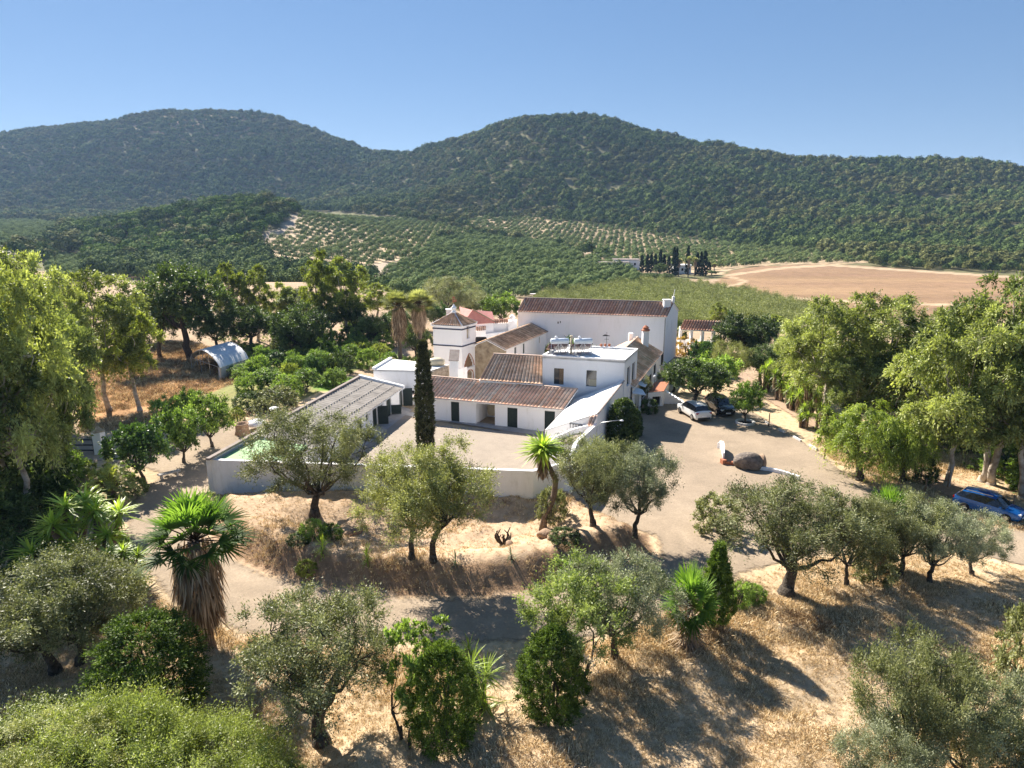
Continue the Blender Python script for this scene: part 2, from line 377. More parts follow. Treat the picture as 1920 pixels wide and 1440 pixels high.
M['dryleaf'] = leafmat('dry_twig_leaves', (.14,.11,.08), (.30,.25,.2), (.45,.4,.33), .1, .8, .1)
M['brightolive'] = leafmat('bright_olive_leaves', (.07,.085,.018), (.20,.235,.06), (.38,.41,.17), .32, .45, .4)
M['agave'] = leafmat('agave_leaves', (.05,.07,.035), (.12,.15,.08), (.25,.28,.16), .15, .5, .3)
# ---------------------------------------------------------------- ground sheet
Z_FIELD = [(1270,552),(1290,543),(1335,532),(1372,507),(1420,499),(1560,495),(1640,500),(1750,508),(1850,517),(2100,530),(2200,640),(1920,600),(1600,590),(1490,577),(1420,556),(1340,540)]
Z_SCRUB = [(1000,556),(1090,543),(1200,528),(1290,532),(1400,548),(1500,574),(1620,605),(1500,650),(1250,640),(1000,600)]
Z_G1 = [(716,540),(722,512),(765,492),(820,452),(905,446),(1000,456),(1095,474),(1130,496),(1200,516),(1205,532),(1090,546),(960,562),(840,575),(740,560)]
Z_G2 = [(490,470),(530,420),(560,396),(640,398),(740,408),(830,424),(900,440),(822,450),(768,486),(735,492),(690,500),(600,492),(520,486)]
Z_G3 = [(860,412),(1000,408),(1180,430),(1290,448),(1400,462),(1500,470),(1640,492),(1560,496),(1420,498),(1370,506),(1340,520),(1200,512),(1150,494),(1090,472),(980,452),(900,440)]
Z_G4 = [(-300,400),(80,416),(125,425),(70,470),(20,480),(-300,500)]
Z_G5 = [(92,478),(165,480),(168,520),(90,524)]
Z_PATH1 = [(482,446),(500,434),(530,430),(548,400),(562,402),(556,425),(536,440),(508,450),(502,462),(520,484),(500,484),(484,466)]
Z_PATH2 = [(690,500),(732,490),(728,506),(716,520),(725,548),(690,548),(705,520)]
Z_PATH3 = [(1085,470),(1102,474),(1100,492),(1090,494)]
Z_PATH4 = [(1200,516),(1215,522),(1222,534),(1205,534)]
STRAW = np.array([.50,.375,.24]); TAN = np.array([.38,.275,.185]); OAKG = np.array([.15,.14,.07])
def zone_color(X, Y, Z):
    px, py = proj(X, Y, Z); n = len(X); C = np.tile(OAKG, (n, 1))
    nz = fbm(X/9., Y/9., 3)[:, None]
    near = Y < 110
    C[near] = (STRAW*(.8+.45*nz))[near]
    # reddish bare earth on the banks, straw elsewhere
    dm = pdist(MOUND, X, Y) if n < 10 else None
    mid = (Y >= 85) & (Y < 330); C[mid] = (TAN*(.85+.35*nz))[mid]
    f = Y > 140
    def z(poly, col, mn=0, mx=9e9, amt=.2):
        q = f & (Y > mn) & (Y < mx) & pin(poly, px, py); C[q] = (np.array(col)*(1-amt/2+amt*nz))[q]
    z(Z_G1, (.30,.235,.15), 180, 700); z(Z_G2, (.50,.38,.25), 300, 700); z(Z_G3, (.44,.33,.21), 350, 900)
    z(Z_G4, (.40,.34,.24), 400, 900); z(Z_G5, (.44,.36,.26), 250, 600)
    z(Z_SCRUB, (.22,.22,.085), 140, 420)
    q = f & (Y < 520) & pin(Z_FIELD, px, py)
    band = fbm(X/90., Y/22., 3)[:, None]
    fc = np.array([.24,.145,.095])*(1-band)+np.array([.33,.22,.115])*band
    fc = fc*(.74+.5*fbm(X/70., Y/8., 3)[:, None]); C[q] = fc[q]
    # field edge tracks and verges
    for pl, wd in (([(1330,546),(1400,528),(1372,520),(1350,512)], 2), ([(1372,515),(1470,502),(1560,497),(1640,503),(1750,510),(1930,522)], 2), ([(1400,552),(1510,561),(1640,568),(1790,572)], 2.2)):
        d = np.full(n, 1e9)
        for (x0, y0), (x1, y1) in zip(pl[:-1], pl[1:]):
            t = np.clip(((px-x0)*(x1-x0)+(py-y0)*(y1-y0))/((x1-x0)**2+(y1-y0)**2), 0, 1)
            d = np.minimum(d, np.hypot(px-x0-t*(x1-x0), py-y0-t*(y1-y0)))
        q = f & (Y < 520) & (d < wd); C[q] = (.42,.31,.20)
    for p in (Z_PATH1, Z_PATH2, Z_PATH3, Z_PATH4): z(p, (.40,.32,.24), 200, 700)
    # bare reddish patches high on the far hill
    h = (Y > 900) & (px < 720)
    pt = h & ((fbm(X/14., Y/14., 3)+(Z-90)/260.) > .90); C[pt] = (.34,.24,.16)
    # green garden grass behind the west wing
    g = near & pin([(360,745),(420,700),(520,660),(700,650),(720,665),(560,755),(430,770)], px, py)
    gn = fbm(X/2.5, Y/2.5, 3)[:, None]; C[g] = (np.array([.30,.24,.12])*(1-gn)+np.array([.20,.25,.07])*gn)[g]
    g = near & pin([(575,715),(650,705),(690,720),(600,735)], px, py); C[g] = (.16,.27,.05)
    g = near & pin([(150,660),(360,640),(480,700),(350,755),(150,800)], px, py); C[g] = (np.array([.44,.25,.12])*(.75+.6*gn))[g]
    g = near & pin([(1330,700),(1460,690),(1990,880),(2300,1010),(2300,640),(1300,640)], px, py); C[g] = (np.array([.34,.25,.17])*(.75+.6*gn))[g]
    return C
aa = np.linspace(-1.8, 1.8, 521); YY = np.concatenate([[3], np.geomspace(5, 6500, 560)])
A_, Y_ = np.meshgrid(aa, YY); X_ = A_*Y_
Zg = terr(X_, Y_)
gV = np.stack([X_, Y_, Zg], -1).reshape(-1, 3); nr, nc = X_.shape
i = np.arange(nr*nc).reshape(nr, nc)
gF = np.stack([i[:-1,:-1], i[:-1,1:], i[1:,1:], i[1:,:-1]], -1).reshape(-1, 4)
gC = zone_color(gV[:,0], gV[:,1], gV[:,2])
dmm = pdist(MOUND, gV[:,0], gV[:,1]); nm = (gV[:,1] < 60)
tnz = fbm(gV[:,0]*.9, gV[:,1]*.9, 3)[:, None]
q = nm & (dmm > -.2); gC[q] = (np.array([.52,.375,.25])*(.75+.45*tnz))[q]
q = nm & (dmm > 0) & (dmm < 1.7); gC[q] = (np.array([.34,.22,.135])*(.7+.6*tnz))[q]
q = (gV[:,1] < 44) & (dmm < -.5)
gC[q] = (gC*(.72+.55*fbm(gV[:,0]*.5+7, gV[:,1]*.5, 3)[:, None]))[q]
GM = attrmat('dry_earth', 'Col', 2.5, .28, .95, .5, 9, .1, sc2=.25)
# (front part of the sheet and the hills behind it are one continuous surface)
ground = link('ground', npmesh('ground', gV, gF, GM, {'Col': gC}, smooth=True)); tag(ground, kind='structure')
def paving(name, polys, mat_, col, lift, step=.4, soft=.35, colfn=None, flat=None):
    P = [np.array(p) for p in polys]; al = np.concatenate(P)
    x0, y0 = al.min(0)-1; x1, y1 = al.max(0)+1; x0 = max(x0, -75); x1 = min(x1, 75)
    xs = np.arange(x0, x1, step); ys = np.arange(y0, y1, step); X, Y = np.meshgrid(xs, ys)
    d = np.max([pdist([tuple(q) for q in p], X.ravel(), Y.ravel()) for p in P], 0).reshape(X.shape)
    Z = terr(X, Y)+lift if flat is None else np.full(X.shape, flat)
    keep = d > -soft*2; c = keep[:-1,:-1] & keep[1:,:-1] & keep[:-1,1:] & keep[1:,1:]
    i = np.arange(X.size).reshape(X.shape)
    F = np.stack([i[:-1,:-1], i[:-1,1:], i[1:,1:], i[1:,:-1]], -1)[c]
    u, inv = np.unique(F, return_inverse=True); V = np.stack([X, Y, Z], -1).reshape(-1, 3)[u]
    cc = np.tile(np.array(col), (len(u), 1)) if colfn is None else colfn(V[:,0], V[:,1])
    return tag(link(name, npmesh(name, V, inv.reshape(-1, 4), mat_, {'Col': cc, 'ed': (d.ravel()[u])}, smooth=True)), kind='structure')
RM = attrmat('gravel_drive', 'Col', 9, .2, .95, .35, 25, .1, edge=True, sc2=.35)
def drivecol(x, y):
    n = fbm(x*.25, y*.25, 3)[:, None]; t = fbm(x*.9+y*.5, y*.2-x*.1, 3)[:, None]
    c = np.array([.265,.208,.152])*(1-n)+np.array([.385,.302,.22])*n
    d = -pdist(MOUND, x, y)[:, None]; wv = (fbm(x*.4, y*.4, 2)[:, None]-.4)*.5
    tr = np.exp(-((d-1.0+wv)/.28)**2)+np.exp(-((d-2.6+wv)/.28)**2)
    s2 = fbm(x*.55+y*.18, y*.09-x*.02, 3)[:, None]
    return c*(.86+.16*t+.16*s2+.13*tr*(d < 4))
paving('driveway', [DRIVE], RM, None, .05, .42, .4, drivecol)
paving('dirt_track', [TRACK], RM, (.38,.27,.19), .09, .4, .3)

# ---------------------------------------------------------------- foliage generators (numpy, one mesh each)
def unit(v): return v/(np.linalg.norm(v, axis=-1, keepdims=True)+1e-9)
def leaves(P, D, Nn, Ln, Wd):            # rhombic leaves
    D = unit(D); S = unit(np.cross(D, Nn)); Ln = np.broadcast_to(Ln, (len(P),))[:, None]; Wd = np.broadcast_to(Wd, (len(P),))[:, None]
    V = np.stack([P, P+D*Ln*.45+S*Wd*.5, P+D*Ln, P+D*Ln*.45-S*Wd*.5], 1)
    return V.reshape(-1, 3)
def quads(n): return np.arange(n*4).reshape(-1, 4)
def twigcloud(r, C, O, tl, ntw, nlf, Ln, Wd, up=.1, spread=.8, droop=0., cl=.5):
    """C sub-clump centres, O outward directions, tl twig length per clump."""
    n = len(C); cv = r.rand(n)
    Ct = np.repeat(C, ntw, 0); Ot = np.repeat(O, ntw, 0); Tl = np.repeat(tl, ntw)*r.uniform(.5, 1.15, n*ntw)
    Dt = unit(Ot*.8+r.normal(0, spread, Ct.shape)+np.array([0, 0, up])); cvt = np.repeat(cv, ntw)
    Cl = np.repeat(Ct, nlf, 0); Dl = np.repeat(Dt, nlf, 0); T = np.tile(np.linspace(.15, 1, nlf), len(Ct))*r.uniform(.8, 1.1, len(Ct)*nlf)
    Ll = np.repeat(Tl, nlf)*T
    P = Cl+Dl*Ll[:, None]; P[:, 2] -= droop*Ll*T
    P += r.normal(0, 1, P.shape)*(np.repeat(Tl, nlf)*.10)[:, None]
    LD = unit(Dl+r.normal(0, .6, P.shape)-np.array([0, 0, droop*.8])); NN = unit(r.normal(0, .75, P.shape)+np.repeat(np.repeat(O, ntw, 0), nlf, 0)*.75+np.array([0, 0, .5]))
    k = r.uniform(.7, 1.25, len(P)); v = np.clip(cl*np.repeat(cvt, nlf)+(1-cl)*r.rand(len(P))*.9+.08*T, 0, 1)
    return leaves(P, LD, NN, Ln*k, Wd*k), np.repeat(v, 4)
def sph(r, n, zmin=-.5):
    o = []
    while len(o) < n:
        v = r.normal(0, 1, 3); v /= np.linalg.norm(v)
        if v[2] > zmin: o.append(v)
    return np.array(o)
def limb(mb, r, a, b, r0, r1, wob=.12, n=6, seg=5, sag=.15):
    a = np.array(a, float); b = np.array(b, float); Ld = np.linalg.norm(b-a); pts = []; rad = []
    off = r.normal(0, wob*Ld, 3)
    for k in range(seg+1):
        t = k/seg; p = a*(1-t)+b*t+off*math.sin(math.pi*t)+r.normal(0, .02*Ld, 3)*(0 < k < seg)
        p[2] -= sag*Ld*math.sin(math.pi*t)*(1 if sag else 0)
        pts.append(p); rad.append(r0*(1-t)+r1*t)
    mb.tube(pts, rad, n); return pts
class Proto: pass
def finish(name, mb, V, v, bark, leaf, crown_name='crown', trunk_name='trunk'):
    p = Proto(); p.trunk = mb.mesh(trunk_name, bark, True) if mb and mb.f else None
    p.crown = npmesh(crown_name, V, quads(len(V)//4), leaf, {'v': v}); p.tn = trunk_name; p.cn = crown_name
    z = V[:, 2]; rad = np.hypot(V[:, 0], V[:, 1]); p.h = float(np.percentile(z, 99.6)); p.w = float(2*np.percentile(rad, 97))
    return p
def tree(seed, leaf, bark, H=5., R=2.6, z0=.35, nl=7, ns=9, ntw=13, nlf=14, Ln=.14, Wd=.05, lob=.42, up=.25, droop=0., trunk=.2, fork=.28, lean=0, nst=1, shell=.55, flat=.85, spread=.75, clear=.5):
    """lobed tree: trunk, limbs to each lobe, branchlets to each clump, twigs with leaves"""
    r = np.random.RandomState(seed); mb = MB(); Vs = []; vs = []
    zc = H*(z0+1)/2; hz = H*(1-z0)/2
    stems = []
    for s in range(nst):
        a = r.uniform(0, 6.28); bx = np.array([math.cos(a), math.sin(a), 0])*(.3 if nst > 1 else 0)
        top = bx*(2.2 if nst > 1 else 1)+np.array([lean*H*.3+r.uniform(-.1, .1)*R, r.uniform(-.1, .1)*R, H*fork])
        pts = limb(mb, r, bx, top, trunk*1.25, trunk*.8, .05, 9, 5, 0)
        mb.tube([bx-np.array([0,0,.3]), bx+np.array([0,0,.02]), bx+np.array([0,0,.35])], [trunk*1.9, trunk*1.6, trunk*1.15], 9)
        stems.append(top)
    ph = r.uniform(0, 6.28); lobes = []
    for k in range(nl):
        t = (k+.5)/nl; a = ph+k*2.4; zz = -1+2*t; q = math.sqrt(max(0, 1-zz*zz))
        rr = R*(1-lob)*q*r.uniform(.75, 1.12)+R*.08
        c = np.array([math.cos(a)*rr+lean*R*.5, math.sin(a)*rr, zc+hz*(1-lob)*zz*r.uniform(.85, 1.1)])
        lobes.append((c, R*lob*r.uniform(.8, 1.15)))
    for c, lr in lobes:
        st = stems[r.randint(len(stems))]
        mid = st*.45+c*.55; mid[2] -= .1*R
        limb(mb, r, st, mid, trunk*.55, trunk*.3, .1, 6, 4, 0); limb(mb, r, mid, c, trunk*.3, trunk*.12, .08, 5, 3, 0)
        O = sph(r, ns, -.55 if c[2] > zc-.3*hz else -.3); kk = r.uniform(shell, 1, ns)
        C = c+O*np.array([1, 1, flat])*(lr*kk)[:, None]
        for p in C[::2]: limb(mb, r, c+(p-c)*.1, p, trunk*.1, trunk*.03, .08, 4, 2, 0)
        V, v = twigcloud(r, C, O, np.full(ns, lr*.62), ntw, nlf, Ln, Wd, up, spread, droop)
        Vs.append(V); vs.append(v)
    return finish('tree', mb, np.concatenate(Vs), np.concatenate(vs), bark, leaf)
def bush(seed, leaf, H=2., R=1.3, ns=60, ntw=10, nlf=11, Ln=.12, Wd=.06, up=.4, spread=.7, prof=None, stem=True, tl=.28, droop=0, base=0., fill=.75, cn='foliage'):
    """a mass of leaf clumps over a profile radius(t), down to the ground"""
    r = np.random.RandomState(seed); prof = prof or (lambda t: math.sqrt(max(0, 1-(abs(t-.42)/.6)**2.4)))
    C = []; O = []
    for k in range(ns):
        t = (k+.5)/ns; t = r.uniform(0, 1) if k % 3 == 0 else t; a = k*2.39996+r.uniform(-.3, .3); q = prof(t)
        rr = R*q*r.uniform(fill, 1); z = base+(H-base)*t*.97+.05
        C.append((math.cos(a)*rr, math.sin(a)*rr, z)); dq = (prof(min(1, t+.05))-prof(max(0, t-.05)))/.1*R/max(.1, H)
        O.append((math.cos(a), math.sin(a), -dq*.9))
    C = np.array(C); O = unit(np.array(O))
    V, v = twigcloud(r, C, O, np.full(ns, tl*R*1.0), ntw, nlf, Ln, Wd, up, spread, droop)
    mb = MB()
    if stem:
        for k in range(3): limb(mb, r, (0, 0, -.2), (r.uniform(-.3,.3)*R, r.uniform(-.3,.3)*R, H*.7), .05*R+.02, .02, .06, 5, 4, 0)
    return finish('bush', mb, V, v, M['bark'], leaf, cn, 'stem')
def blade(P, D, Nn, L_, W_, seg=4, bend=.4, fold=0):   # long arching strip from P along D, bending down
    n = len(P); D = unit(D); S = unit(np.cross(D, Nn)); L_ = np.broadcast_to(L_, (n,)); W_ = np.broadcast_to(W_, (n,))
    rows = []
    for k in range(seg+1):
        t = k/seg; c = P+D*(L_*t)[:, None]; c = c-np.array([0, 0, 1])*(L_*bend*t*t)[:, None]
        ww = (W_*(1-t)**.6*(.55+.45*min(1, t*5)) if k < seg else W_*.04)[:, None]*.5
        rows += [c-S*ww, c+S*ww]
    R_ = np.stack(rows, 1); Q = []
    for k in range(seg): Q.append(np.stack([R_[:, 2*k], R_[:, 2*k+1], R_[:, 2*k+3], R_[:, 2*k+2]], 1))
    return np.concatenate(Q, 1).reshape(-1, 3), seg
def yucca(seed, leaf, heads, L_=.75, W_=.07, n=90, trunk=.12, skirt=0.):
    """heads: list of (x,y,z) rosette positions on leaning stems"""
    r = np.random.RandomState(seed); mb = MB(); Vs = []; vs = []; Ss = []; sv = []
    for h in heads:
        h = np.array(h, float)
        limb(mb, r, (h[0]*.35, h[1]*.35, -.1), h, trunk*1.3, trunk*.8, .05, 7, 5, 0)
        O = sph(r, n, -.35); P = h+O*.05+np.array([0,0,1])*r.uniform(-.25, .1, n)[:, None]
        NN = unit(np.cross(O, np.cross(O+1e-3, [0,0,1.])))
        V, s = blade(P, O, NN, L_*r.uniform(.75, 1.1, n), W_, 3, .25); Vs.append(V)
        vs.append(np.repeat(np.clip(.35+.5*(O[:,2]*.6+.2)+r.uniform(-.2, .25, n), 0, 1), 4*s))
        if skirt:
            m = int(n*1.3); O = sph(r, m, -.6); O[:,2] = -1.2-r.rand(m)*2; P = h-np.array([0,0,1])*(r.rand(m)*skirt)[:,None]+unit(O*[1,1,0])*trunk; O[:,2] *= 2.2
            V, s = blade(P, O, unit(O*[1,1,0]+1e-3), r.uniform(.5,.9,m)*L_*.75, W_*.8, 2, .1); Ss.append(V); sv.append(np.repeat(r.rand(m), 4*s))
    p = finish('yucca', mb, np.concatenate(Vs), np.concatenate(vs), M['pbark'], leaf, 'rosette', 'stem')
    if Ss: p.extra = ('dead_leaf_skirt', npmesh('dead_leaf_skirt', np.concatenate(Ss), quads(sum(map(len, Ss))//4), M['thatch'], {'v': np.concatenate(sv)}))
    return p
def fanpalm(seed, H=6., nf=38, fl=1.15, pet=.9, skirt=(0, 0), trunk=.3, thin=.0, leaf=None, zlo=-.35):
    """Washingtonia: trunk, thatch skirt (length, radius), fan fronds"""
    r = np.random.RandomState(seed); mb = MB(); Vs = []; vs = []
    mb.tube([(0,0,-.2),(0,0,.25),(.05,0,H*.5),(0,.03,H)], [trunk*1.7, trunk*1.3, trunk, trunk*.9], 12)
    top = np.array([0, 0, H]); nb = 24
    pm = MB()
    for k in range(nf):
        t = k/nf; a = k*2.4+r.uniform(-.2,.2); el = 1.4-t*1.75+r.uniform(-.12,.12); el = max(el, zlo)
        d = np.array([math.cos(a)*math.cos(el), math.sin(a)*math.cos(el), math.sin(el)]); pl = pet*r.uniform(.8, 1.15)
        e = top+d*pl; e[2] -= .05*pl; pm.tube([top+d*.1, top+d*pl*.55, e], [.028, .022, .015], 4)
        side = unit(np.cross(d, [0,0,1.])); upv = np.cross(side, d)
        ang = np.linspace(-1.9, 1.9, nb); roll = r.uniform(-.7, .7); side = side*math.cos(roll)+upv*math.sin(roll); upv = np.cross(side, d)
        D = d*np.cos(ang)[:,None]+side*np.sin(ang)[:,None]+upv*(.22*np.abs(np.sin(ang)))[:,None]+r.normal(0,.04,(nb,3))
        P = np.tile(e, (nb,1)); ln = fl*(.72+.28*np.cos(ang*.8))*r.uniform(.9,1.05,nb)
        V, s = blade(P, D, upv+0*D, ln, .10*fl, 4, .06+.12*t); Vs.append(V)
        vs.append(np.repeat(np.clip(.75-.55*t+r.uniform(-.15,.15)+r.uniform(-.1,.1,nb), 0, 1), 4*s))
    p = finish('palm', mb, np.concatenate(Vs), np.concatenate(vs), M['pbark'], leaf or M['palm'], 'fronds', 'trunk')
    p.extra2 = ('petioles', pm.mesh('petioles', M['thatch'], True))
    if skirt[0]:
        sl_, sr = skirt; m = int(1500*max(.35, sl_/4)); t = r.rand(m); a = r.uniform(0, 6.28, m)
        rr = sr*np.sin(np.clip(.25+t*.75, 0, 1)*math.pi*.93)**.6*r.uniform(.55, 1, m)+trunk*.5
        P = np.stack([np.cos(a)*rr, np.sin(a)*rr, H-.1-t*sl_*.86], 1)
        D = np.stack([np.cos(a)*.16, np.sin(a)*.16, np.full(m, -1.)], 1)+r.normal(0, .12, (m, 3))
        V, s = blade(P, D, np.stack([np.cos(a), np.sin(a), 0*a], 1)+r.normal(0,.4,(m,3)), r.uniform(.5, 1.15, m)*min(1.2, sl_*.35+.3), .09, 2, .05)
        p.extra = ('dead_frond_skirt', npmesh('dead_frond_skirt', V, quads(len(V)//4), M['thatch'], {'v': np.repeat(np.clip(r.rand(m)*.9+.1*(1-t), 0, 1), 4*s)}))
    p.h = H+pet+fl*.75; p.w = 2*(pet+fl*.75)
    return p
def datepalm(seed, nf=34, L_=2.2, H=.5):
    r = np.random.RandomState(seed); mb = MB(); mb.tube([(0,0,-.2),(0,0,H)], [.35,.3], 10); Vs = []; vs = []
    for k in range(nf):
        t = k/nf; a = k*2.4; el = 1.3-t*1.2; d = np.array([math.cos(a)*math.cos(el), math.sin(a)*math.cos(el), math.sin(el)])
        m = 34; s_ = np.linspace(.12, 1, m); pts = np.array([0,0,H])+d*(L_*s_)[:,None]; pts[:,2] -= L_*.55*s_**2.2
        mb.tube([pts[0], pts[m//3], pts[2*m//3], pts[-1]], [.03,.022,.015,.006], 4)
        tg = unit(np.gradient(pts, axis=0)); sd_ = unit(np.cross(tg, [0,0,1.])); up = np.cross(sd_, tg)
        for sg in (-1, 1):
            D = sd_*sg*.9+tg*.55+up*.35+r.normal(0,.06,(m,3))
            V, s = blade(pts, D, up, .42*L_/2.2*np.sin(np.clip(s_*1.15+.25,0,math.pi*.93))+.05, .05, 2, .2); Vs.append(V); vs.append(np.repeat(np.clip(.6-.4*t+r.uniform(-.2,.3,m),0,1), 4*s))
    return finish('date', mb, np.concatenate(Vs), np.concatenate(vs), M['pbark'], M['date'], 'fronds', 'trunk')

WIDE = []
def put(p, name, label, cat, at, topy=None, wpx=None, group=None, H=None, Wm=None, rot=None, seed=0, sy=None):
    """stand proto p at ground pixel `at` (or world xyz); size from the pixel height and width it has there"""
    loc = hit(*at) if len(at) == 2 else Vector(at)
    _, t = ray(960, topy) if topy else (0, 0)
    h = H or (CH+loc.y*float(t)-loc.z); wk = 1.05 if p in WIDE else 1.; wd = wk* (Wm or wpx*dep((loc.x, loc.y, loc.z+h*.6))/1280)
    if topy and not H and not Wm:          # seen from above, a wide crown's far side stands higher in the picture than its top
        dl = math.atan2(CH-loc.z-h*.6, loc.y); c_, s_ = math.cos(dl), math.sin(dl); tgt = h*c_; lo, hi = h*.45, h
        for _ in range(20):
            m_ = (lo+hi)/2
            if .55*m_*c_+math.hypot(wd*.5*.65*s_, .45*m_*c_) > tgt: hi = m_
            else: lo = m_
        h = lo
    sz = h/p.h; sx = wd/p.w
    rnd = random.Random(hash((round(loc.x, 2), round(loc.y, 2), seed)) & 0xffff)
    e = empty(name, loc, rnd.uniform(0, 6.28) if rot is None else rot, (sx, sx, sz)); tag(e, label, cat, group)
    for nm, me in ((p.tn, p.trunk), (p.cn, p.crown), getattr(p, 'extra', (0, None)), getattr(p, 'extra2', (0, None))):
        if me: link(nm, me, e)
    return e

# ---------------------------------------------------------------- scattering (stuff) with geometry nodes
def icrown(name, mat_, seed, sub=3, cards=0, flat=.75, amp=.35, card=.25):
    """rough rounded crown of radius 1 for distant trees: many leaf clumps over a lumpy core"""
    r = np.random.RandomState(seed)
    n = 900 if cards == 0 else cards
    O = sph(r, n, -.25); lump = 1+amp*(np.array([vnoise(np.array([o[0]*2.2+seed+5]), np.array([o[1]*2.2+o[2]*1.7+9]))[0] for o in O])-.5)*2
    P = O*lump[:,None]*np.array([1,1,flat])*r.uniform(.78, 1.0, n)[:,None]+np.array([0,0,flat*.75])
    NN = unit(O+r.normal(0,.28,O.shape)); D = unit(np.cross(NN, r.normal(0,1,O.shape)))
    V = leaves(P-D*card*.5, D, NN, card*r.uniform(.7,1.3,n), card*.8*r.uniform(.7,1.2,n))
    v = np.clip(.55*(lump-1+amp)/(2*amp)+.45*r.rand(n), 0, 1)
    return npmesh(name, V, quads(n), mat_, {'v': np.repeat(v, 4)})
def scatter(name, pts, scl, rot, idx, sources, label, cat, tilt=None):
    me = bpy.data.meshes.new(name); n = len(pts)
    me.vertices.add(n); me.vertices.foreach_set('co', np.asarray(pts, np.float32).ravel())
    for nm, arr in (('sc', scl), ('rz', rot)):
        at = me.attributes.new(nm, 'FLOAT', 'POINT'); at.data.foreach_set('value', np.asarray(arr, np.float32))
    at = me.attributes.new('ix', 'INT', 'POINT'); at.data.foreach_set('value', np.asarray(idx, np.int32))
    ob = link(name, me); tag(ob, label, cat, kind='stuff')
    ng = bpy.data.node_groups.new(name, 'GeometryNodeTree')
    ng.interface.new_socket('Geometry', in_out='INPUT', socket_type='NodeSocketGeometry')
    ng.interface.new_socket('Geometry', in_out='OUTPUT', socket_type='NodeSocketGeometry')
    gi = ng.nodes.new('NodeGroupInput'); go = ng.nodes.new('NodeGroupOutput'); jn = ng.nodes.new('GeometryNodeJoinGeometry'); l = ng.links.new
    def attr(nm, ty): a = ng.nodes.new('GeometryNodeInputNamedAttribute'); a.data_type = ty; a.inputs[0].default_value = nm; return a.outputs[0]
    sc_ = attr('sc', 'FLOAT'); rz_ = attr('rz', 'FLOAT'); ix_ = attr('ix', 'INT')
    cx = ng.nodes.new('ShaderNodeCombineXYZ'); l(rz_, cx.inputs[2])
    for k, sm in enumerate(sources):
        so_ = bpy.data.objects.new(sm.name+'_source', sm)
        oi = ng.nodes.new('GeometryNodeObjectInfo'); oi.inputs['Object'].default_value = so_; oi.inputs['As Instance'].default_value = True
        cm = ng.nodes.new('FunctionNodeCompare'); cm.data_type = 'INT'; cm.operation = 'EQUAL'; l(ix_, cm.inputs[2]); cm.inputs[3].default_value = k
        ip = ng.nodes.new('GeometryNodeInstanceOnPoints'); l(gi.outputs[0], ip.inputs['Points']); l(cm.outputs[0], ip.inputs['Selection'])
        l(oi.outputs['Geometry'], ip.inputs['Instance']); l(cx.outputs[0], ip.inputs['Rotation']); l(sc_, ip.inputs['Scale']); l(ip.outputs[0], jn.inputs[0])
    l(jn.outputs[0], go.inputs[0])
    md = ob.modifiers.new('scatter', 'NODES'); md.node_group = ng
    return ob
# ---------------------------------------------------------------- distant vegetation
SEED = np.random.RandomState(11)
M['oak'] = leafmat('holm_oak_leaves', (.020,.034,.010), (.068,.10,.03), (.15,.19,.058), .0, .9, .05)
M['oakb'] = leafmat('brownish_oak_leaves', (.03,.035,.012), (.10,.108,.036), (.20,.20,.075), .0, .9, .05)
M['grove'] = leafmat('grove_olive_leaves', (.03,.05,.014), (.115,.155,.052), (.23,.28,.11), .0, .9, .05)
M['scrub'] = leafmat('orchard_leaves', (.07,.08,.025), (.20,.215,.08), (.36,.36,.15), .1, .6, .2)
M['oakg'] = leafmat('fresh_oak_leaves', (.02,.04,.008), (.075,.12,.024), (.18,.24,.05), .0, .9, .05)
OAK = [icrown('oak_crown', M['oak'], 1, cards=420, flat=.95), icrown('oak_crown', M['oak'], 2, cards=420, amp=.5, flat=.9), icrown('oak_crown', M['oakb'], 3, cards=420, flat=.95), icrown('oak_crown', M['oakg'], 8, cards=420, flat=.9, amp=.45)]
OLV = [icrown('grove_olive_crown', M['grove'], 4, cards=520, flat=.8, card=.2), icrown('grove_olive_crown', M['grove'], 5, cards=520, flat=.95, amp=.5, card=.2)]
def tall(name, mat_, seed):
    r = np.random.RandomState(seed); V, v = twigcloud(r, np.tile([0,0,.25], (10,1))+r.normal(0,.25,(10,3)), np.tile([0,0,1.], (10,1)), np.full(10, 1.6), 9, 9, .22, .09, .3, .45)
    return npmesh(name, V, quads(len(V)//4), mat_, {'v': v})
SCR = [tall('orchard_sapling', M['scrub'], 6), tall('orchard_sapling', M['scrub'], 7)]
def grid(y0, y1, step, amax, rot=0, jit=.35):
    n = int(2*amax*y1/step)+2; xs = (np.arange(n)-n/2)*step; ys = np.arange(y0-amax*y1*abs(math.sin(rot)), y1+amax*y1*abs(math.sin(rot)), step)
    X, Y = np.meshgrid(xs, ys); X = X+(np.arange(len(ys))[:, None] % 2)*step*.5*(jit > .3)
    c, s = math.cos(rot), math.sin(rot); cy = (y0+y1)/2
    X, Y = (X*c-(Y-cy)*s).ravel(), (X*s+(Y-cy)*c+cy).ravel()
    X = X+SEED.uniform(-jit, jit, X.shape)*step; Y = Y+SEED.uniform(-jit, jit, Y.shape)*step
    k = (Y > y0) & (Y < y1) & (np.abs(X) < Y*amax+15); X, Y = X[k], Y[k]
    Z = terr(X, Y); px, py = proj(X, Y, Z); return X, Y, Z, px, py
allz = [Z_FIELD, Z_SCRUB, Z_G1, Z_G2, Z_G3, Z_G4, Z_G5, Z_PATH1, Z_PATH2, Z_PATH3, Z_PATH4, [(1100,496),(1190,496),(1190,512),(1100,508)], [(1200,512),(1345,505),(1345,535),(1200,535)]]
